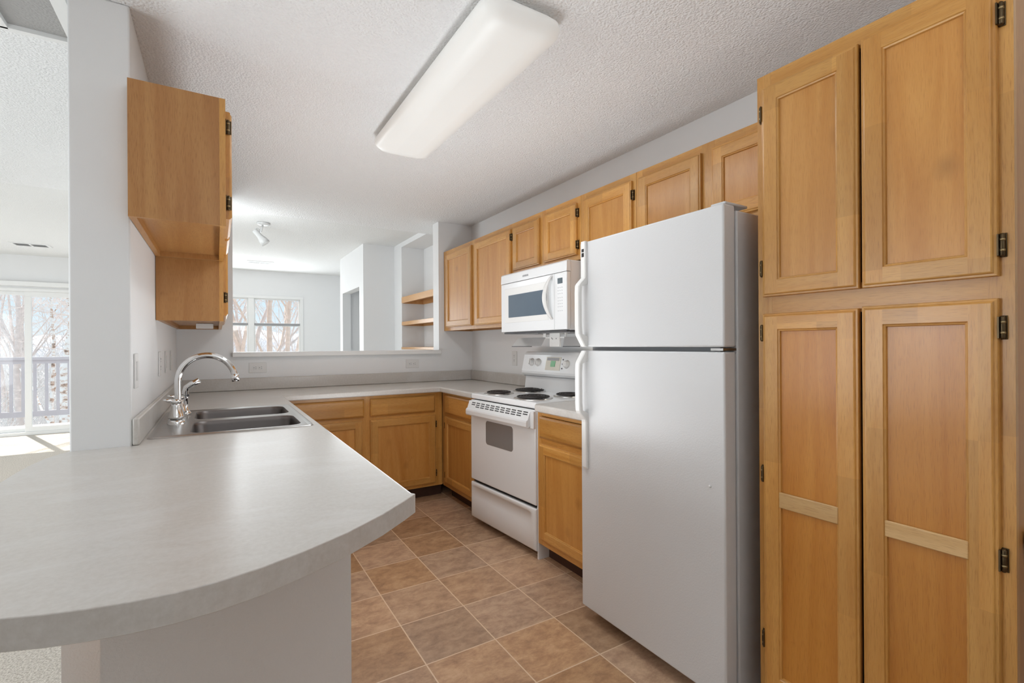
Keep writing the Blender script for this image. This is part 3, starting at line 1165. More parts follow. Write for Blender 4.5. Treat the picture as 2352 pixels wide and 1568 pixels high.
# ---- left wall cabinets (over the sink)
XL = 0.030
FL = Face('+x', XL)
LG = 'wall cabinets over the sink'
c = thing('wall_cabinet', 'short wooden wall cabinet above the sink, near end of the left wall', 'cabinet', (-0.10, 2.43, 1.682), LG)
a0, a1 = 2.014, 2.850
carcass(FL, c, a0, a1, 1.682, 2.138, 0.278, 0.025)
face_frame(FL, c, a0, a1, 1.682, 2.138, [(a0, a0 + 0.045), (2.40, 2.46), (a1 - 0.045, a1)], [(1.682, 1.728), (2.088, 2.138)], 0.019)
door(FL, c, 2.034, 2.405, 1.712, 2.102, hinge=-1, hz=(1.77, 2.045), th=0.020)
door(FL, c, 2.455, 2.828, 1.712, 2.102, hinge=1, hz=(1.77, 2.045))
c = thing('wall_cabinet', 'taller wooden wall cabinet in the left corner beyond the sink', 'cabinet', (-0.10, 3.5, 1.378), LG)
a0, a1 = 2.852, YB - 0.004
carcass(FL, c, a0, a1, 1.378, 2.138, 0.278, 0.025)
face_frame(FL, c, a0, a1, 1.378, 2.138, [(a0, a0 + 0.045), (3.50, 3.56), (a1 - 0.05, a1)], [(1.378, 1.424), (2.088, 2.138)])
door(FL, c, 2.872, 3.508, 1.408, 2.102, hinge=-1, hz=(1.50, 2.0))
door(FL, c, 3.552, 4.185, 1.408, 2.102, hinge=1, hz=(1.50, 2.0))
m = MB().use('plastic_white')
m.box(-0.115, -0.02, 3.72, 3.78, 1.368, 1.400, 0.002)
tag(m.build('under_cabinet_light'), 'small white light under the left corner cabinet', 'light')

# ---- base cabinets
YC = 3.716
FB = Face('-y', YC)
BG = 'honey wood base cabinets'
b = thing('base_cabinet', 'wooden base cabinet under the back counter', 'cabinet', (1.0, 3.95, 0), BG)
a0, a1 = 0.362, 1.606
carcass(FB, b, a0, a1, 0.10, 0.868, YB - YC - 0.003, 0.0, toe=0.1)
face_frame(FB, b, a0, a1, 0.10, 0.868, [(a0, a0 + 0.05), (0.935, 1.005), (1.515, a1 - 0.018)], [(0.10, 0.135), (0.672, 0.718), (0.838, 0.868)])
drawer_front(FB, b, 0.440, 0.949, 0.708, 0.843)
drawer_front(FB, b, 0.995, 1.522, 0.708, 0.843)
door(FB, b, 0.440, 0.934, 0.124, 0.680, hinge=-1)
door(FB, b, 0.995, 1.526, 0.124, 0.680, hinge=1, hz=(0.205, 0.605))
XB = 1.588
FC = Face('-x', XB)
b = thing('base_cabinet', 'narrow wooden base cabinet in the corner left of the range', 'cabinet', (1.86, 3.4, 0), BG)
a0, a1 = 3.105, YC - 0.0195
carcass(FC, b, a0, a1, 0.10, 0.868, XR - XB - 0.003, 0.0, toe=0.1)
face_frame(FC, b, a0, a1, 0.10, 0.868, [(a0, a0 + 0.02), (a1 - 0.075, a1)], [(0.10, 0.14), (0.668, 0.712), (0.842, 0.868)])
drawer_front(FC, b, 3.115, 3.628, 0.700, 0.848)
door(FC, b, 3.115, 3.628, 0.135, 0.674, hinge=1, hz=(0.20, 0.60), th=0.02)
b = thing('base_cabinet', 'wooden base cabinet between the range and the refrigerator', 'cabinet', (1.86, 2.05, 0), BG)
a0, a1 = 1.780, 2.315
carcass(FC, b, a0, a1, 0.10, 0.868, XR - XB - 0.003, 0.0, toe=0.1)
face_frame(FC, b, a0, a1, 0.10, 0.868, [(a0, a0 + 0.04), (a1 - 0.04, a1)], [(0.10, 0.142), (0.672, 0.712), (0.842, 0.868)])
drawer_front(FC, b, 1.805, 2.283, 0.716, 0.840)
door(FC, b, 1.805, 2.283, 0.135, 0.682, hinge=None)
m = MB().use('wall_paint')
m.box(1.590, XR - 0.003, 2.317, 2.330, 0.0, 0.868)
m.build('end_panel', b)['label'] = 'white side panel next to the range'
# peninsula sink cabinet (faces the aisle)
FS = Face('+x', 0.335)
b = thing('base_cabinet', 'wooden sink base cabinet under the peninsula counter', 'cabinet', (0.05, 2.6, 0), BG)
a0, a1 = 1.582, 3.700
carcass(FS, b, a0, a1, 0.10, 0.70, 0.55, 0.0, toe=0.1)
face_frame(FS, b, a0, a1, 0.10, 0.868, [(a0, a0 + 0.04), (2.10, 2.16), (3.05, 3.11), (a1 - 0.04, a1)], [(0.10, 0.14), (0.672, 0.712), (0.842, 0.868)])
for q0, q1 in ((1.61, 2.11), (2.15, 2.60), (2.61, 3.06), (3.10, 3.60)):
    drawer_front(FS, b, q0, q1, 0.716, 0.840)
    door(FS, b, q0, q1, 0.135, 0.682)

# ================================================================== countertops
ZC = 0.912


def arc_pts():
    """outline of the worktop, counter-clockwise seen from above"""
    pts = [(-0.25, 2.09), (-0.411, 2.09)]
    pts += [(-0.430, 2.055), (-0.448, 1.995), (-0.458, 1.930), (-0.464, 1.86), (-0.466, 1.75), (-0.466, 1.40), (-0.458, 1.24), (-0.435, 1.10), (-0.395, 0.985), (-0.335, 0.905), (-0.285, 0.870)]
    pts += [(-0.233, 0.849), (-0.189, 0.832), (-0.145, 0.820), (-0.100, 0.812), (-0.052, 0.809), (-0.001, 0.814), (0.056, 0.830), (0.122, 0.859), (0.201, 0.903), (0.283, 0.963), (0.345, 1.018), (0.384, 1.055), (0.384, 1.068)]
    pts += [(0.384, 3.657), (1.544, 3.657), (1.544, 3.092), (XR - 0.001, 3.092), (XR - 0.001, YB - 0.001), (-0.249, YB - 0.001)]
    return pts


def slab(m, outline, z1, th, r=0.011, holes=()):
    """flat worktop with a rounded top and bottom edge"""
    b = m.bm
    n = len(outline)
    P = [Vector((x, y)) for x, y in outline]
    area = sum(P[i].x * P[(i + 1) % n].y - P[(i + 1) % n].x * P[i].y for i in range(n))
    sg = 1 if area > 0 else -1

    rs = list(r) if isinstance(r, (list, tuple)) else [r] * n

    def inset(f):
        out = []
        for i in range(n):
            e0 = (P[i] - P[i - 1]).normalized()
            e1 = (P[(i + 1) % n] - P[i]).normalized()
            n0 = Vector((-e0.y, e0.x)) * sg
            n1 = Vector((-e1.y, e1.x)) * sg
            k = (n0 + n1)
            k = k / max(0.3, (1 + n0.dot(n1)))
            out.append(P[i] + k * (f * rs[i]))
        return out
    rings = []
    for f, g in [(0.5, None), (0.0, 0.5)]:
        rings.append([b.verts.new((q.x, q.y, z1 - th + (rs[i] * g if g else 0.0))) for i, q in enumerate(inset(f))])
    for k in range(5):
        a_ = PI / 2 * k / 4
        rings.append([b.verts.new((q.x, q.y, z1 - rs[i] + rs[i] * math.sin(a_))) for i, q in enumerate(inset(1 - math.cos(a_)))])
    for i in range(len(rings) - 1):
        for j in range(n):
            k = (j + 1) % n
            m._tag([b.faces.new((rings[i][j], rings[i][k], rings[i + 1][k], rings[i + 1][j]))], i > 1 and rs[j] > 0.004)
    for ring, z in ((rings[-1], z1), (rings[0], z1 - th)):
        es = [b.edges.get((ring[j], ring[(j + 1) % n])) for j in range(n)]
        for hx0, hx1, hy0, hy1 in holes:
            hv = [b.verts.new((x, y, z)) for x, y in ((hx0, hy0), (hx1, hy0), (hx1, hy1), (hx0, hy1))]
            es += [b.edges.new((hv[j], hv[(j + 1) % 4])) for j in range(4)]
        r_ = bmesh.ops.triangle_fill(b, edges=es, use_beauty=True)
        m._tag([g for g in r_['geom'] if isinstance(g, bmesh.types.BMFace)])


SKX0, SKX1, SKY0, SKY1 = -0.222, 0.352, 2.195, 3.035
ct = thing('countertop', 'grey laminate U-shaped countertop with rounded peninsula end', 'countertop', (0.0, 2.0, ZC))
m = MB().use('laminate')
OUT = arc_pts()
slab(m, OUT, ZC, 0.043, r=[0.011 if (x > 0.3835 and y > 1.06 or y > 2.5) else 0.0018 for x, y in OUT], holes=[(SKX0 + 0.015, SKX1 - 0.015, SKY0 + 0.015, SKY1 - 0.015)])
m.build('worktop', ct)
m = MB().use('laminate')
bt = 1.006
m.box(-0.249, -0.229, 2.086, YB - 0.001, ZC + 0.0005, bt, 0.006)
m.box(-0.229, XR - 0.022, YB - 0.021, YB - 0.001, ZC + 0.0005, bt, 0.006)
m.box(XR - 0.021, XR - 0.001, 3.095, YB - 0.001, ZC + 0.0005, bt, 0.006)
m.build('backsplash', ct)
ct2 = thing('countertop', 'short grey laminate countertop between the range and the refrigerator', 'countertop', (1.84, 2.03, ZC))
m = MB().use('laminate')
slab(m, [(1.540, 1.775), (XR - 0.001, 1.775), (XR - 0.001, 2.290), (1.552, 2.290), (1.540, 2.276)], ZC, 0.043)
m.build('worktop', ct2)
m = MB().use('laminate')
m.box(XR - 0.021, XR - 0.001, 1.775, 2.29, ZC + 0.0005, bt, 0.006)
m.build('backsplash', ct2)

# ---- sink
sk = thing('kitchen_sink', 'stainless steel double bowl sink set in the peninsula counter', 'sink', (0.06, 2.61, ZC))
BX0, BX1 = -0.092, 0.312
bowls = ((2.238, 2.575), (2.650, 2.985))
m = MB().use('steel')
zr = ZC + 0.006
b = m.bm


def rloop(x0, x1, y0, y1, r, z, n=6):
    return [Vector(q) for q in rrect((x0 + x1) / 2, (y0 + y1) / 2, (x1 - x0) / 2, (y1 - y0) / 2, r, z, n)]


outer = [rloop(SKX0, SKX1, SKY0, SKY1, 0.02, ZC + 0.0008), rloop(SKX0 + 0.003, SKX1 - 0.003, SKY0 + 0.003, SKY1 - 0.003, 0.02, zr - 0.001), rloop(SKX0 + 0.008, SKX1 - 0.008, SKY0 + 0.008, SKY1 - 0.008, 0.02, zr), rloop(SKX0 + 0.020, SKX1 - 0.020, SKY0 + 0.020, SKY1 - 0.020, 0.02, zr - 0.003)]
OR = [[b.verts.new(v) for v in ring] for ring in outer]
nn = len(OR[0])
for i in range(len(OR) - 1):
    for j in range(nn):
        k = (j + 1) % nn
        m._tag([b.faces.new((OR[i][j], OR[i][k], OR[i + 1][k], OR[i + 1][j]))], True)
es = [b.edges.get((OR[-1][j], OR[-1][(j + 1) % nn])) for j in range(nn)]
for y0, y1 in bowls:
    hv = [b.verts.new(v) for v in rloop(BX0, BX1, y0, y1, 0.055, zr - 0.003)]
    es += [b.edges.new((hv[j], hv[(j + 1) % nn])) for j in range(nn)]
r_ = bmesh.ops.triangle_fill(b, edges=es, use_beauty=True)
m._tag([g for g in r_['geom'] if isinstance(g, bmesh.types.BMFace)])
m.build('rim', sk)
for y0, y1 in bowls:
    m = MB().use('steel_bowl')
    R = []
    for i, z, r in ((0.0, zr - 0.003, 0.055), (0.003, zr - 0.007, 0.055), (0.006, zr - 0.02, 0.055), (0.014, zr - 0.12, 0.055), (0.022, zr - 0.15, 0.055), (0.045, zr - 0.168, 0.05), (0.09, zr - 0.172, 0.04)):
        R.append(rloop(BX0 + i, BX1 - i, y0 + i, y1 - i, r, z))
    m.loft(R, False, True)
    bw = m.build('bowl', sk)
    m = MB().use('chrome')
    m.lathe(((BX0 + BX1) / 2, (y0 + y1) / 2, zr - 0.172), [(0.045, 0.0), (0.043, 0.004), (0.03, 0.003), (0.012, 0.001)], 20, cap0=False)
    m.build('drain', bw)

# ---- faucet
fa = thing('kitchen_faucet', 'chrome gooseneck faucet with two handles behind the sink', 'faucet', (-0.15, 2.66, zr))
FXc, FYc = -0.152, 2.655
m = MB().use('chrome')
R = []
for i, z in ((0.0, zr - 0.003), (0.001, zr + 0.008), (0.004, zr + 0.013), (0.010, zr + 0.017), (0.011, zr + 0.022), (0.016, zr + 0.025)):
    R.append(rloop(FXc - 0.034 + i, FXc + 0.034 - i, FYc - 0.132 + i, FYc + 0.132 - i, 0.030 - i * 0.5, z))
m.loft(R, False, True)
m.build('base_plate', fa)
for q in (-0.098, 0.098):
    m = MB().use('chrome')
    m.lathe((FXc, FYc + q, zr + 0.022), [(0.030, 0.0), (0.030, 0.006), (0.027, 0.012), (0.018, 0.055), (0.017, 0.062)], 24)
    hv = m.build('handle', fa)
    m = MB().use('chrome')
    m.lathe((FXc, FYc + q, zr + 0.082), [(0.008, 0.0), (0.017, 0.004), (0.020, 0.012), (0.015, 0.020), (0.004, 0.023)], 20)
    m.tube([(FXc, FYc + q, zr + 0.094), (FXc - 0.030, FYc + q - 0.012, zr + 0.100), (FXc - 0.045, FYc + q - 0.018, zr + 0.104)], [0.010, 0.007, 0.004], 10)
    m.build('lever', hv)
    m = MB().use('red_mark' if q < 0 else 'mid_grey')
    m.lathe((FXc, FYc + q, zr + 0.078), [(0.0155, 0.0), (0.0165, 0.003), (0.0155, 0.006)], 20)
    m.build('temperature_ring', hv)
m = MB().use('chrome')
pts = [(FXc, FYc, zr + 0.02), (FXc, FYc, zr + 0.06)]
zc_ = 1.094
RA = 0.1125
pts += [(FXc, FYc, zc_ - 0.04)]
for k in range(0, 25):
    a = PI - (PI * 0.965) * k / 24
    pts.append((FXc + RA + RA * math.cos(a), FYc - 0.004 * k / 24, zc_ + (RA + 0.003) * math.sin(a)))
e_ = Vector(pts[-1])
m.tube(pts, [0.0135] * len(pts), 16)
m.lathe((FXc, FYc, zr + 0.02), [(0.024, 0), (0.024, 0.008), (0.019, 0.03), (0.0145, 0.045)], 20)
so = m.build('spout', fa)
m = MB().use('chrome')
m.tube([e_ + Vector((0.0, 0, 0.012)), e_ + Vector((0.001, 0, -0.002)), e_ + Vector((0.003, 0, -0.022))], [0.0150, 0.0175, 0.0165], 16)
m.build('aerator', so)
# side sprayer
sd = thing('side_sprayer', 'chrome side sprayer standing behind the faucet', 'sprayer', (-0.135, 2.875, zr))
m = MB().use('chrome')
m.lathe((-0.135, 2.875, zr), [(0.026, -0.002), (0.026, 0.006), (0.020, 0.014), (0.013, 0.026), (0.012, 0.05)], 20)
m.build('base', sd)
m = MB().use('chrome')
m.tube([(-0.135, 2.875, zr + 0.045), (-0.136, 2.873, zr + 0.080), (-0.134, 2.872, zr + 0.115), (-0.130, 2.871, zr + 0.130), (-0.110, 2.868, zr + 0.146), (-0.075, 2.864, zr + 0.163)], [0.012, 0.0145, 0.013, 0.014, 0.014, 0.015], 14)
m.build('spray_head', sd)
m = MB().use('dark_grey')
m.lathe((-0.135, 2.875, zr + 0.086), [(0.0155, 0), (0.0165, 0.006), (0.0155, 0.012)], 14)
m.build('grip_ring', sd)

# ================================================================== refrigerator
FGX = 1.420
fr = thing('refrigerator', 'white top-freezer refrigerator standing beside the pantry', 'refrigerator', (1.76, 1.355, 0))
fy0, fy1 = 0.988, 1.722
FRZ0, FRZ1, LZ0, LZ1 = 1.238, 1.712, 0.062, 1.222
m = MB().use('fridge_white')
m.box(1.497, 2.10, fy0 + 0.004, fy1 - 0.004, 0.035, 1.700, 0.006)
m.build('cabinet_body', fr)
m = MB().use('gasket')
m.box(1.482, 1.497, fy0 + 0.012, fy1 - 0.012, 0.075, 1.216)
m.box(1.482, 1.497, fy0 + 0.012, fy1 - 0.012, 1.244, 1.698)
m.build('door_gasket', fr)
m = MB().use('mid_grey')
m.box(1.484, 1.497, fy0 + 0.01, fy1 - 0.01, 1.2165, 1.2435)
m.build('centre_rail', fr)
m = MB().use('plastic_white')
m.box(FGX, FGX + 0.07, fy0 + 0.08, fy1 - 0.1, 0.010, 0.055)
m.build('toe_grille', fr).location = (0.09, 0, 0)
for yy in (fy0 + 0.06, fy1 - 0.06):
    for xx in (1.56, 2.03):
        m = MB().use('dark_grey')
        m.lathe((xx, yy, 0.0), [(0.018, 0.0), (0.018, 0.036)], 12)
        m.build('foot', fr)
m = MB().use('fridge_white')
m.box(FGX, 1.482, fy0, fy1, FRZ0, FRZ1, 0.007, 3)
fd = m.build('freezer_door', fr)
m = MB().use('fridge_white')
m.box(FGX, 1.482, fy0, fy1, LZ0, LZ1, 0.007, 3)
ld = m.build('lower_door', fr)


def fridge_handle(parent, prof, y0, y1, name='handle'):
    """prof: list of (out, z) for the front of the bar; swept between y0 and y1"""
    mm = MB().use('plastic_white')
    bv = 0.004
    for i in range(len(prof) - 1):
        pass
    rings = []
    for o, i_, z, in prof:
        xo, xi = FGX - o, FGX - i_
        rings.append([(xi, y0, z), (xo + bv, y0, z), (xo, y0 + bv, z), (xo, y1 - bv, z), (xo + bv, y1, z), (xi, y1, z)])
    mm.loft(rings, True, True, smooth=False)
    return mm.build(name, parent)


# (outer face, inner face, z): the grip arches away from the door and lands as a flat strap
hy0, hy1 = fy1 - 0.052, fy1 - 0.020
fridge_handle(fd, [(0.014, 0.0, 1.712), (0.014, 0.0, 1.560), (0.016, 0.0, 1.548), (0.044, 0.0, 1.520), (0.050, 0.030, 1.510), (0.052, 0.034, 1.48), (0.052, 0.034, 1.33), (0.050, 0.030, 1.296), (0.044, 0.0, 1.284), (0.020, 0.0, 1.246), (0.016, 0.0, 1.240)], hy0, hy1)
fridge_handle(ld, [(0.016, 0.0, 1.220), (0.020, 0.0, 1.212), (0.044, 0.0, 1.176), (0.050, 0.030, 1.164), (0.052, 0.034, 1.13), (0.052, 0.034, 0.99), (0.050, 0.030, 0.955), (0.044, 0.0, 0.942), (0.016, 0.0, 0.912), (0.014, 0.0, 0.90), (0.013, 0.0, 0.700), (0.010, 0.0, 0.692)], hy0, hy1)
m = MB().use('black')
m.box(FGX - 0.0150, FGX - 0.0135, hy0 + 0.008, hy1 - 0.009, 1.664, 1.678)
m.box(FGX - 0.0150, FGX - 0.0135, hy0 + 0.008, hy1 - 0.009, 1.642, 1.660)
m.build('badge', fd)
m = MB().use('steel')
m.box(1.425, 1.500, fy0 + 0.008, fy0 + 0.055, 1.226, 1.234)
m.lathe((1.455, fy0 + 0.03, 1.222), [(0.008, 0), (0.008, 0.018)], 12)
m.build('middle_hinge', fr)
m = MB().use('fridge_white')
m.box(1.435, 1.560, fy0 + 0.004, fy0 + 0.060, 1.712, 1.722, 0.004)
m.build('top_hinge_cover', fr)
m = MB().use('plastic_white')
m.lathe((FGX - 0.0005, 1.045, 0.768), [(0.005, 0.0), (0.004, -0.002), (0.001, -0.003)], 12, axis='X')
m.build('screw_cap', ld)

# ================================================================== range
RGX, RGY, RGA = 1.550, 2.690, math.radians(3.9)
rg = thing('electric_range', 'white freestanding electric range with four coil burners', 'range', (0, 0, 0))
ROOT_LOC[rg.name] = Vector((0, 0, 0))
# local: x = depth into the wall, y = along (positive towards the far corner)
W2 = 0.371


def LB(mat):
    return MB().use(mat)


m = LB('appliance_white')
m.box(0.05, 0.545, -W2, W2, 0.03, 0.870, 0.003)
m.build('body', rg)
for yy in (-W2 + 0.05, W2 - 0.05):
    for xx in (0.10, 0.50):
        m = LB('dark_grey')
        m.lathe((xx, yy, 0.0), [(0.016, 0.0), (0.016, 0.035)], 12)
        m.build('foot', rg)
m = LB('black')
m.box(0.028, 0.05, -W2 + 0.004, W2 - 0.004, 0.07, 0.868)
m.build('inner_frame', rg)
# cooktop with a raised rim
m = LB('appliance_white')
m.box(0.006, 0.548, -W2 - 0.002, W2 + 0.002, 0.874, 0.912, 0.009, 3)
ctp = m.build('cooktop', rg)
# oven door
m = LB('appliance_white')
m.box(0.0, 0.030, -W2 + 0.002, W2 - 0.002, 0.312, 0.868, 0.008, 3)
od = m.build('oven_door', rg)
m = LB('oven_glass')
wy0, wy1, wz0, wz1 = -0.142, 0.170, 0.585, 0.742
pl = [(-0.0012, q[0], q[1]) for q in [(p_[0], p_[1]) for p_ in rrect((wy0 + wy1) / 2, (wz0 + wz1) / 2, (wy1 - wy0) / 2, (wz1 - wz0) / 2, 0.022, 0)]]
m.loft([[(0.002, y, z) for _, y, z in pl], pl], False, True, smooth=False)
m.build('window', od)
# vent band / handle along the top of the door
m = LB('appliance_white')
m.loft([[(0.004, y, 0.862), (-0.012, y, 0.862), (-0.030, y, 0.812), (-0.040, y, 0.806), (-0.043, y, 0.796), (-0.043, y, 0.772), (-0.038, y, 0.764), (-0.024, y, 0.764), (0.004, y, 0.790)] for y in (-W2 + 0.035, W2 - 0.006)], True, True, smooth=False)
m.box(-0.014, 0.004, -W2 + 0.003, -W2 + 0.036, 0.760, 0.862, 0.003)
hd = m.build('handle', od)
m = LB('black')
for i in range(11):
    y = W2 - 0.050 - i * 0.0595
    nrow = 2 if i in (0, 10) else 3
    for k in range(nrow):
        t0 = 0.14 + 0.25 * k
        z = 0.862 - 0.05 * t0
        x = -0.012 - 0.018 * t0 - 0.0004
        m.quad((x, y, z), (x, y - 0.046, z), (x - 0.0022, y - 0.046, z - 0.0062), (x - 0.0022, y, z - 0.0062))
vs = m.build('vent_slots', hd)
vs['kind'] = 'stuff'
# storage drawer with a recessed grip
m = LB('appliance_white')
ya, yb = -W2 + 0.002, W2 - 0.002
gy0, gy1, gz0, gz1 = -W2 + 0.06, W2 - 0.035, 0.185, 0.262
prof = [(0.030, 0.292), (0.004, 0.292), (0.0, 0.287), (0.0, 0.266), (0.0, 0.255), (0.0, 0.19), (0.0, 0.16), (0.0, 0.055), (0.004, 0.048), (0.030, 0.046)]
cols = [ya, ya + 0.004, gy0 - 0.02, gy0, gy0 + 0.02, 0.0, gy1 - 0.02, gy1, gy1 + 0.02, yb - 0.004, yb]
grid = []
for y in cols:
    row = []
    for i, (x, z) in enumerate(prof):
        xx = x
        if gy0 <= y <= gy1:
            f = 1.0 if gy0 + 0.01 < y < gy1 - 0.01 else 0.35
            if i == 4:
                xx = x + 0.016 * f
            if i == 5:
                xx = x + 0.007 * f
        if y in (ya, yb) and 1 < i < 8:
            xx = x + 0.006
        row.append((xx, y, z))
    grid.append(row)
m.loft(grid, True, True, smooth=True)
dw = m.build('storage_drawer', rg)
# backguard
m = LB('appliance_white')
m.loft([[(0.548, y, 0.880), (0.475, y, 0.905), (0.490, y, 1.015), (0.470, y, 1.022), (0.452, y, 1.040), (0.450, y, 1.055), (0.478, y, 1.175), (0.488, y, 1.192), (0.506, y, 1.198), (0.548, y, 1.198)] for y in (-W2 + 0.002, W2 - 0.002)], True, True, smooth=False)
bgd = m.build('backguard', rg)
m = LB('mid_grey')
m.box(0.4705, 0.492, -W2 + 0.003, W2 - 0.003, 1.0165, 1.0195)
m.build('seam', bgd)


def bg_pt(y, t, o=0.0):
    """point on the sloping control face; t 0..1 upwards"""
    x0, z0, x1, z1 = 0.450, 1.055, 0.478, 1.175
    n = Vector((-(z1 - z0), 0, (x1 - x0))).normalized()
    return Vector((x0 + (x1 - x0) * t, y, z0 + (z1 - z0) * t)) + n * o


for y in (0.262, 0.188, -0.255, -0.325):
    m = LB('plastic_white')
    m.tube([bg_pt(y, 0.55, 0.0), bg_pt(y, 0.55, 0.004), bg_pt(y, 0.55, 0.005), bg_pt(y, 0.55, 0.020), bg_pt(y, 0.55, 0.023)], [0.030, 0.029, 0.021, 0.019, 0.015], 20)
    c1 = bg_pt(y, 0.55, 0.022)
    for dz in (1,):
        m.loft([[bg_pt(y + w, 0.55 + 0.17 * s_, o) for w, o in ((-0.005, 0.018), (-0.004, 0.031), (0.004, 0.031), (0.005, 0.018))] for s_ in (-1, 1)], True, True, smooth=False)
    m.build('knob', bgd)
m = LB('almond')
pw = 0.155
m.loft([[bg_pt(y, t, o) for t, o in ((0.12, 0.0), (0.12, 0.003), (0.88, 0.003), (0.88, 0.0))] for y in (0.095, 0.095 - pw)], True, True, smooth=False)
m.use('print_grey')
m.loft([[bg_pt(y, t, o) for t, o in ((0.68, 0.003), (0.68, 0.0042), (0.84, 0.0042), (0.84, 0.003))] for y in (0.085, 0.085 - 0.128)], True, True, smooth=False)
pn = m.build('control_panel', bgd)
m = LB('lcd_green')
m.loft([[bg_pt(y, t, o) for t, o in ((0.32, 0.003), (0.32, 0.005), (0.66, 0.005), (0.66, 0.003))] for y in (0.040, -0.008)], True, True, smooth=False)
m.build('display', pn)
for t in (0.25, 0.50, 0.75):
    m = LB('dark_grey')
    m.tube([bg_pt(-0.082, t, 0.0), bg_pt(-0.082, t, 0.003)], 0.005, 10)
    m.build('indicator_light', bgd)
m = LB('plastic_white')
m.tube([bg_pt(-0.125, 0.5, 0.0), bg_pt(-0.125, 0.5, 0.005), bg_pt(-0.125, 0.5, 0.02), bg_pt(-0.125, 0.5, 0.024)], [0.030, 0.024, 0.022, 0.017], 20)
m.build('oven_knob', bgd)
# burners
for bx, by, br in ((0.130, 0.205, 0.074), (0.405, 0.215, 0.094), (0.140, -0.170, 0.094), (0.410, -0.205, 0.074)):
    m = LB('drip_pan')
    zt = 0.9125
    m.lathe((bx, by, zt), [(br + 0.030, 0.0), (br + 0.028, 0.004), (br + 0.020, 0.005), (br + 0.008, 0.0015), (br * 0.5, 0.0008), (0.01, 0.0006)], 40, cap0=False)
    dp = m.build('burner', rg)
    m = LB('coil')
    pts = []
    turns = 4.2 if br > 0.08 else 3.3
    steps = int(turns * 28)
    r0 = 0.020
    for k in range(steps + 1):
        a = 2 * PI * turns * k / steps
        r = r0 + (br - r0) * k / steps
        pts.append((bx + r * math.cos(a), by + r * math.sin(a), zt + 0.0135))
    m.tube(pts, 0.0052, 8)
    m.torus((bx, by, zt + 0.0115), br + 0.006, 0.0045, 40, 6)
    for k in range(3):
        a = 2 * PI * k / 3 + 0.5
        m.tube([(bx, by, zt + 0.007), (bx + br * math.cos(a), by + br * math.sin(a), zt + 0.007)], 0.003, 6)
    m.build('coil', dp)
rg.location = (RGX, RGY, 0)
rg.rotation_euler = (0, 0, RGA)

# ================================================================== microwave
MX = 1.740
mw = thing('microwave_oven', 'white over-the-range microwave hung under the wall cabinet', 'microwave', (1.94, 2.61, 1.336))
my0, my1, mz0, mz1 = 2.232, 2.992, 1.336, 1.748
m = MB().use('appliance_white')
m.box(MX + 0.030, XR - 0.004, my0 + 0.004, my1 - 0.004, mz0, mz1, 0.006)
m.build('body', mw)
m = MB().use('appliance_white')
zt = mz1 - 0.070
m.loft([[(MX + 0.030, y, mz1 - 0.002), (MX + 0.010, y, mz1 - 0.002), (MX + 0.002, y, mz1 - 0.010), (MX, y, zt + 0.002), (MX + 0.030, y, zt + 0.002)] for y in (my0, my1)], True, True, smooth=False)
m.build('vent_panel', mw)
DY0 = 2.355
m = MB().use('appliance_white')
m.box(MX, MX + 0.030, DY0, my1, mz0 + 0.002, zt, 0.005, 2)
md = m.build('door', mw)
m = MB().use('plastic_white')
m.box(MX - 0.0015, MX + 0.004, DY0 + 0.060, my1 - 0.055, 1.402, 1.640, 0.0012)
m.build('window_frame', md)
m = MB().use('microwave_glass')
m.box(MX - 0.003, MX + 0.002, DY0 + 0.075, my1 - 0.105, 1.438, 1.592, 0.001)
m.build('window', md)
m = MB().use('plastic_white')
rings = []
for k in range(15):
    t = k / 14
    z = 1.402 + 0.268 * t
    bow = math.sin(PI * t)
    o = 0.006 + 0.040 * bow ** 0.7
    yc = DY0 + 0.022 + 0.028 * bow
    w = 0.010 + 0.010 * bow
    rings.append([(MX - o + 0.010, yc - w, z), (MX - o + 0.002, yc - w * 0.8, z), (MX - o, yc, z), (MX - o + 0.002, yc + w * 0.8, z), (MX - o + 0.010, yc + w, z), (MX - o + 0.016, yc, z)])
m.loft(rings, True, True)
m.build('handle', md)
m = MB().use('appliance_white')
m.box(MX, MX + 0.030, my0, DY0 - 0.0015, mz0 + 0.002, zt, 0.005, 2)
mp = m.build('control_panel', mw)
m = MB().use('lcd_dark')
m.box(MX - 0.0012, MX + 0.001, my0 + 0.040, my0 + 0.088, 1.612, 1.645)
m.build('display', mp)
m = MB().use('print_grey')
random.seed(4)
rowz = [1.590, 1.572, 1.554, 1.530, 1.512, 1.494, 1.476, 1.452]
for i, z in enumerate(rowz):
    for k in range(3):
        y = my0 + 0.087 - k * 0.0185
        m.box(MX - 0.0006, MX + 0.0005, y - 0.008, y - 0.001, z - 0.0035, z + 0.0005)
m.build('buttons', mp)
# underside: filters and the cooktop lamp
m = MB().use('dark_grey')
m.box(MX + 0.012, XR - 0.02, my0 + 0.02, my1 - 0.02, mz0 - 0.010, mz0 + 0.001, 0.003)
m.use('mid_grey')
m.box(MX + 0.07, MX + 0.24, my0 + 0.06, 2.59, mz0 - 0.013, mz0 - 0.009)
m.box(MX + 0.07, MX + 0.24, 2.63, my1 - 0.10, mz0 - 0.013, mz0 - 0.009)
m.build('grease_filters', mw)
m = MB().use('hood_lamp')
m.box(MX + 0.27, MX + 0.34, 2.30, 2.42, mz0 - 0.014, mz0 - 0.009)
m.build('cooktop_lamp', mw)


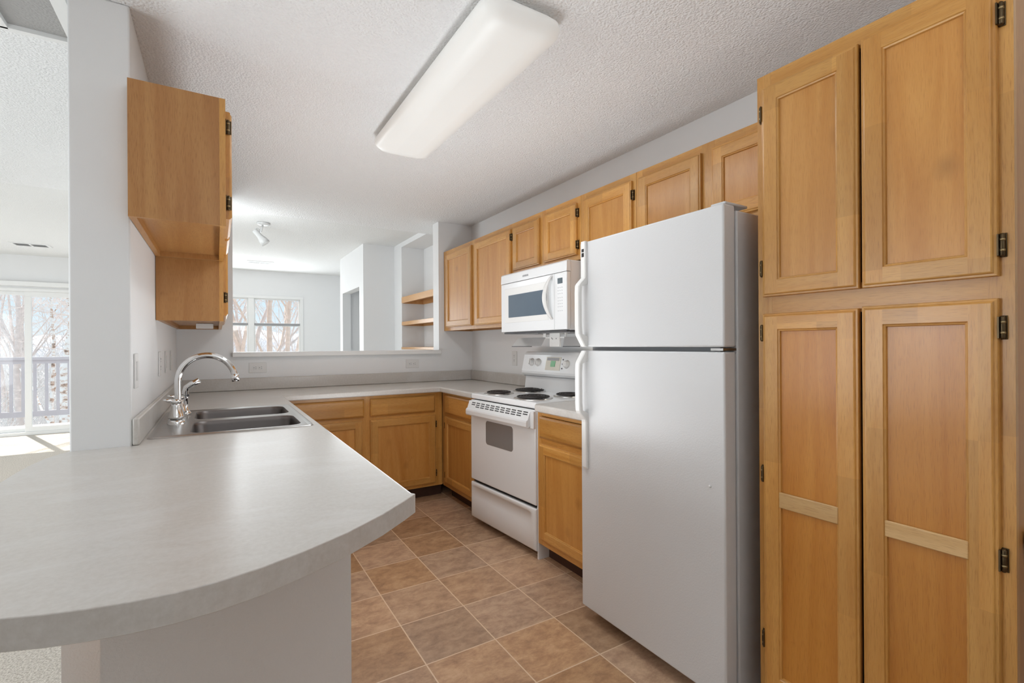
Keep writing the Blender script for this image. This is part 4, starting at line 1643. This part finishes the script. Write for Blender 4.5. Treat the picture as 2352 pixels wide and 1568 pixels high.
def text_obj(name, s, size, loc, rot, mat, parent, ext=0.0006):
    cu = bpy.data.curves.new(name, 'FONT')
    cu.body = s
    cu.size = size
    cu.extrude = ext
    cu.align_x = 'CENTER'
    cu.align_y = 'CENTER'
    to = bpy.data.objects.new(name, cu)
    COL.objects.link(to)
    bpy.context.view_layer.update()
    me = bpy.data.meshes.new_from_object(to)
    bpy.data.objects.remove(to)
    me.materials.clear()
    me.materials.append(MATS[mat])
    o = bpy.data.objects.new(name, me)
    COL.objects.link(o)
    o.parent = parent
    o.location = Vector(loc) - ROOT_LOC.get(parent.name, Vector((0, 0, 0)))
    o.rotation_euler = rot
    return o


text_obj('lettering', 'AMANA', 0.020, (MX - 0.0006, 2.672, 1.706), (PI / 2, 0, -PI / 2), 'print_grey', mw)

# lowered filter plates hanging from a bracket under the microwave
t = thing('hanging_filter_holder', 'white bracket with two lowered metal filter plates hanging under the microwave', 'filter holder', (1.86, 2.61, 1.326))
m = MB().use('plastic_white')
m.box(1.862, 1.874, 2.465, 2.575, 1.236, 1.3255, 0.003)
m.box(1.874, 1.93, 2.465, 2.575, 1.316, 1.3255, 0.002)
m.build('bracket', t)
m = MB().use('dark_grey')
for yy, zz in ((2.55, 1.292), (2.541, 1.286), (2.50, 1.288)):
    m.lathe((1.862, yy, zz), [(0.0035, 0.0), (0.003, -0.002)], 8, axis='X')
sc_ = m.build('screws', t)
sc_['kind'] = 'stuff'
for y0, y1, s0, s1 in ((2.625, 2.965, 0.0, 0.03), (2.236, 2.420, -0.004, -0.03)):
    m = MB().use('drip_plate')
    m.loft([[(1.866, y, 1.298), (1.870, y, 1.298), (1.836, y + sh, 1.240), (1.832, y + sh, 1.240)] for y, sh in ((y0, s0), (y1, s1))], True, True, smooth=False)
    pl_ = m.build('filter_plate', t)
    m = MB().use('black')
    m.box(1.828, 1.837, y0 + s0 + (0.12 if y0 > 2.5 else 0.0), y1 + s1, 1.2355, 1.2395)
    m.build('edge_strip', pl_)
    m = MB().use('plastic_white')
    m.box(1.868, 1.874, min(y0, y1) if y0 > 2.5 else y1 - 0.01, (y0 + 0.03) if y0 > 2.5 else y1, 1.290, 1.3255)
    m.box(1.866, 1.872, 2.42 if y0 < 2.5 else 2.575, 2.465 if y0 < 2.5 else 2.63, 1.290, 1.300)
    m.build('arm', pl_)

# ================================================================== outlets and switches


def wall_plate(kind, F, a, z, horizontal, label, name='wall_outlet', group=None):
    t = thing(name, label, 'outlet' if name == 'wall_outlet' else 'switch', tuple(F.p(a, 0.0, z)), group)
    w, h = (0.122, 0.078) if horizontal else (0.078, 0.122)
    m = MB().use('outlet_plastic')
    F.box(m, a - w / 2, a + w / 2, 0.0005, 0.006, z - h / 2, z + h / 2, 0.002)
    m.build('cover_plate', t)
    for s in (-1, 1):
        ca, cz = (a + s * 0.0195, z) if horizontal else (a, z + s * 0.0195)
        if kind == 'outlet':
            m = MB().use('outlet_plastic')
            F.box(m, ca - 0.0145, ca + 0.0145, 0.006, 0.0078, cz - 0.0145, cz + 0.0145, 0.001)
            m.use('dark_grey')
            if horizontal:
                F.box(m, ca + 0.002, ca + 0.009, 0.0078, 0.0083, cz + 0.005, cz + 0.0075)
                F.box(m, ca + 0.002, ca + 0.009, 0.0078, 0.0083, cz - 0.0075, cz - 0.005)
                F.box(m, ca - 0.010, ca - 0.0055, 0.0078, 0.0083, cz - 0.0025, cz + 0.0025)
            else:
                F.box(m, ca - 0.0075, ca - 0.005, 0.0078, 0.0083, cz + 0.001, cz + 0.009)
                F.box(m, ca + 0.005, ca + 0.0075, 0.0078, 0.0083, cz + 0.001, cz + 0.009)
                F.box(m, ca - 0.0025, ca + 0.0025, 0.0078, 0.0083, cz - 0.010, cz - 0.0055)
            m.build('socket', t)
    if kind == 'switch':
        m = MB().use('outlet_plastic')
        F.box(m, a - 0.017, a + 0.017, 0.006, 0.0095, z - 0.034, z + 0.034, 0.001)
        m.build('rocker', t)
    return t


FW = Face('-y', YB)
wall_plate('outlet', FW, 0.272, 1.083, True, 'white horizontal outlet under the pass-through ledge, left of the two')
wall_plate('outlet', FW, 1.528, 1.082, True, 'white horizontal outlet under the pass-through ledge, right of the two')
FRW = Face('-x', XR)
wall_plate('outlet', FRW, 3.46, 1.135, False, 'white outlet on the right wall under the corner cabinet')
FLW = Face('+x', -0.25)
wall_plate('switch', FLW, 2.175, 1.165, False, 'white switch plate on the short wall nearest the camera', 'light_switch')
wall_plate('outlet', FLW, 3.005, 1.165, False, 'white outlet on the left wall behind the faucet')
wall_plate('switch', FLW, 3.36, 1.165, False, 'white switch plate on the left wall next to the outlet', 'light_switch')
wall_plate('switch', FLW, 3.72, 1.165, False, 'white switch plate on the left wall nearest the back corner', 'light_switch')

# ---- small desk counter beyond the pantry
dk = thing('desk_counter', 'white rounded counter edge at the side of the pantry', 'counter', (1.85, -0.2, 0.8))
m = MB().use('laminate')
m.box(1.545, XR - 0.002, -0.75, PY0 - 0.004, 0.778, 0.826, 0.014, 4)
m.build('counter_slab', dk)
m = MB().use('veneer_Z')
m.box(1.60, XR - 0.002, -0.75, -0.73, 0.0, 0.777)
m.build('side_panel', dk)

# ================================================================== outside
m = MB().use('deck_board')
for i in range(11):
    y = YF + 0.125 + i * 0.137
    m.box(-4.6, -0.6, y, y + 0.132, -0.08, -0.045)
struct(m.build('floor_balcony'), 'snowy balcony deck')
RY = 10.92
rl = thing('balcony_railing', 'grey painted wooden balcony railing outside the sliding door', 'railing', (-2.6, RY, -0.04))
m = MB().use('rail_paint')
m.box(-4.6, -0.6, RY - 0.05, RY + 0.05, 1.045, 1.095, 0.004)
m.box(-4.6, -0.6, RY - 0.02, RY + 0.02, 0.985, 1.045)
m.build('top_rail', rl)
m = MB().use('rail_paint')
m.box(-4.6, -0.6, RY - 0.02, RY + 0.02, 0.115, 0.205)
m.build('bottom_rail', rl)
for i in range(28):
    x = -4.55 + 0.1415 * i
    m = MB().use('rail_paint')
    m.box(x - 0.018, x + 0.018, RY - 0.018, RY + 0.018, 0.205, 0.985)
    m.build('baluster', rl)
for x in (-4.55, -0.65):
    m = MB().use('rail_paint')
    m.box(x - 0.045, x + 0.045, RY - 0.045, RY + 0.045, -0.045, 1.045)
    m.build('post', rl)

GZ = -3.0
m = MB().use('snow')
b = m.bm
random.seed(11)
gx = [-60 + 6 * i for i in range(21)]
gy = [11.5 + 5 * i for i in range(16)]
gv = [[b.verts.new((x, y, GZ + 0.25 * math.sin(x * 0.31 + y * 0.2) + 0.2 * random.random() + 0.0003 * (y - 11) ** 2)) for y in gy] for x in gx]
for i in range(len(gx) - 1):
    for j in range(len(gy) - 1):
        m._tag([b.faces.new((gv[i][j], gv[i + 1][j], gv[i + 1][j + 1], gv[i][j + 1]))], True)
struct(m.build('floor_snowy_ground'), 'snow covered ground outside')
m = MB().use('hill')
b = m.bm
hx = [-80 + 2 * i for i in range(81)]
hv = [[b.verts.new((x, 80 + dy, z + (hgt * (0.6 * math.sin(x * 0.11) + 0.5 * math.sin(x * 0.37 + 1) + 0.9 * random.random())))) for dy, z, hgt in ((0, -2.5, 0), (4, 1.4, 0.6), (9, 3.0, 1.0), (14, -2.5, 0))] for x in hx]
for i in range(len(hx) - 1):
    for j in range(3):
        m._tag([b.faces.new((hv[i][j], hv[i + 1][j], hv[i + 1][j + 1], hv[i][j + 1]))], True)
struct(m.build('distant_hillside'), 'hazy wooded hillside on the horizon')


def branch(m, p, d, L, r, depth, rng, nside, twigs, minr=0.0035):
    """recursive bare branch; returns nothing, fills meshes"""
    pts = [p.copy()]
    rad = [r]
    steps = 4 if depth > 1 else 3
    q = p.copy()
    dd = d.copy()
    for k in range(steps):
        dd = (dd + Vector((rng.uniform(-1, 1), rng.uniform(-1, 1), rng.uniform(-0.5, 0.9))) * 0.14).normalized()
        if (q + dd * (L / steps)).y < 11.6:
            dd.y = abs(dd.y) * 0.6 + 0.05
            dd.normalize()
        q = q + dd * (L / steps)
        pts.append(q.copy())
        rad.append(max(minr, r * (1 - 0.62 * (k + 1) / steps)))
    mm = m if depth >= twigs else m2_
    mm.tube(pts, rad, nside if depth > 1 else 4, False)
    if depth <= 0:
        return
    nb = rng.randint(3, 5) if depth > 1 else rng.randint(3, 4)
    for k in range(nb):
        t = rng.uniform(0.3, 1.0)
        i = min(steps - 1, int(t * steps))
        f = t * steps - i
        pp = pts[i].lerp(pts[i + 1], f)
        ax = dd.cross(Vector((rng.uniform(-1, 1), rng.uniform(-1, 1), rng.uniform(-1, 1)))).normalized()
        ang = rng.uniform(0.45, 1.0)
        nd = (Matrix.Rotation(ang, 3, ax) @ dd).normalized()
        nd.z = nd.z * 0.8 + 0.18
        nd.normalize()
        branch(m, pp, nd, L * rng.uniform(0.5, 0.75), max(minr, rad[min(i + 1, steps)] * rng.uniform(0.5, 0.75)), depth - 1, rng, max(4, nside - 1), twigs, minr)


m2_ = None


def tree(name, label, x, y, z0, stems, depth, seed, bark, twig, group='bare trees outside'):
    """stems: list of (lean vector, length, radius)"""
    global m2_
    rng = random.Random(seed)
    t = thing(name, label, 'tree', (x, y, z0), group)
    m = MB().use(bark)
    m2_ = MB().use(twig)
    for (lx, ly), L, r in stems:
        p0 = Vector((x + lx * 0.25, y + ly * 0.25, z0))
        branch(m, p0, Vector((lx, ly, 1)).normalized(), L, r, depth, rng, 9, 3)
    m.build('trunk', t)
    m2_.build('branches', t)
    return t


# the many-stemmed tree seen through the window, and the birch behind the balcony
tree('bare_tree', 'many-stemmed bare tree filling the right pane of the far window', 1.36, 14.6, GZ, [((-0.10, 0.0), 6.5, 0.13), ((0.05, 0.1), 7.0, 0.12), ((0.16, 0.05), 6.5, 0.10), ((-0.24, 0.1), 6.0, 0.09)], 4, 3, 'bark_brown', 'twig')
tree('birch_tree', 'white birch tree with peeling bark behind the balcony railing', -2.62, 13.3, GZ, [((0.02, 0.0), 7.5, 0.13), ((-0.14, 0.05), 6.0, 0.05)], 4, 8, 'birch_bark', 'twig')
t1 = tree('bare_tree', 'bare grey tree behind the left pane of the far window', 0.10, 16.5, GZ, [((0.12, 0.0), 6.5, 0.11), ((-0.12, 0.0), 6.0, 0.08)], 4, 15, 'bark_grey', 'twig')
t2 = tree('bare_tree', 'bare branching tree behind the left panel of the balcony door', -4.6, 18.5, GZ, [((0.05, 0.0), 7.0, 0.10), ((-0.2, 0.0), 6.0, 0.07)], 4, 21, 'bark_grey', 'twig')
spots = [(t1, 2.6, 21.0, 1.0, 1.05), (t2, 3.6, 24.0, 2.2, 1.1), (t1, -1.4, 25.0, 3.1, 1.1), (t2, -3.2, 27.0, 0.7, 1.0), (t1, -6.4, 26.0, 4.0, 1.05), (t2, 0.9, 29.0, 5.0, 1.15), (t1, -8.2, 32.0, 1.7, 1.1), (t2, 4.6, 31.0, 3.6, 1.1)]
labs = ['bare tree standing second behind the window, right side', 'bare tree furthest right behind the window', 'bare tree between the door view and the window view', 'bare tree far behind the birch trunk', 'bare tree far behind the left door panel', 'bare tree far behind the window mullion', 'bare tree furthest left behind the balcony', 'bare tree on the far snow at the right of the window']
for (src, x, y, rz, s_), lab in zip(spots, labs):
    dup_tree(src, (x, y, GZ + 0.1), lab, rz, s_)

# leafless thicket on the snow
m = MB().use('brush_twig')
rng = random.Random(5)
for i in range(2400):
    y = rng.uniform(14.0, 48)
    x = rng.uniform(-0.34, 0.20) * y + rng.uniform(-1, 1)
    hgt = rng.uniform(1.0, 3.2) * (1.0 + (y - 14) * 0.035)
    p = Vector((x, y, GZ + 0.15 + 0.0003 * (y - 11) ** 2))
    dd = Vector((rng.uniform(-0.7, 0.7), rng.uniform(-0.4, 0.4), 1)).normalized()
    r0 = 0.006 + 0.0006 * y
    q = p + dd * hgt * 0.5
    q2 = q + (dd + Vector((rng.uniform(-0.6, 0.6), 0, rng.uniform(-0.3, 0.3)))).normalized() * hgt * 0.5
    m.tube([p, q, q2], [r0, r0 * 0.7, r0 * 0.35], 3, False)
    for k in range(3):
        e0 = p.lerp(q, rng.uniform(0.3, 1))
        e1 = e0 + Vector((rng.uniform(-0.7, 0.7), rng.uniform(-0.4, 0.4), rng.uniform(0.2, 0.8))) * hgt * 0.5
        m.tube([e0, e1], [r0 * 0.6, r0 * 0.3], 3, False)
br = m.build('thicket')
tag(br, 'tangled leafless brush on the snow behind the balcony', 'brush', kind='stuff')
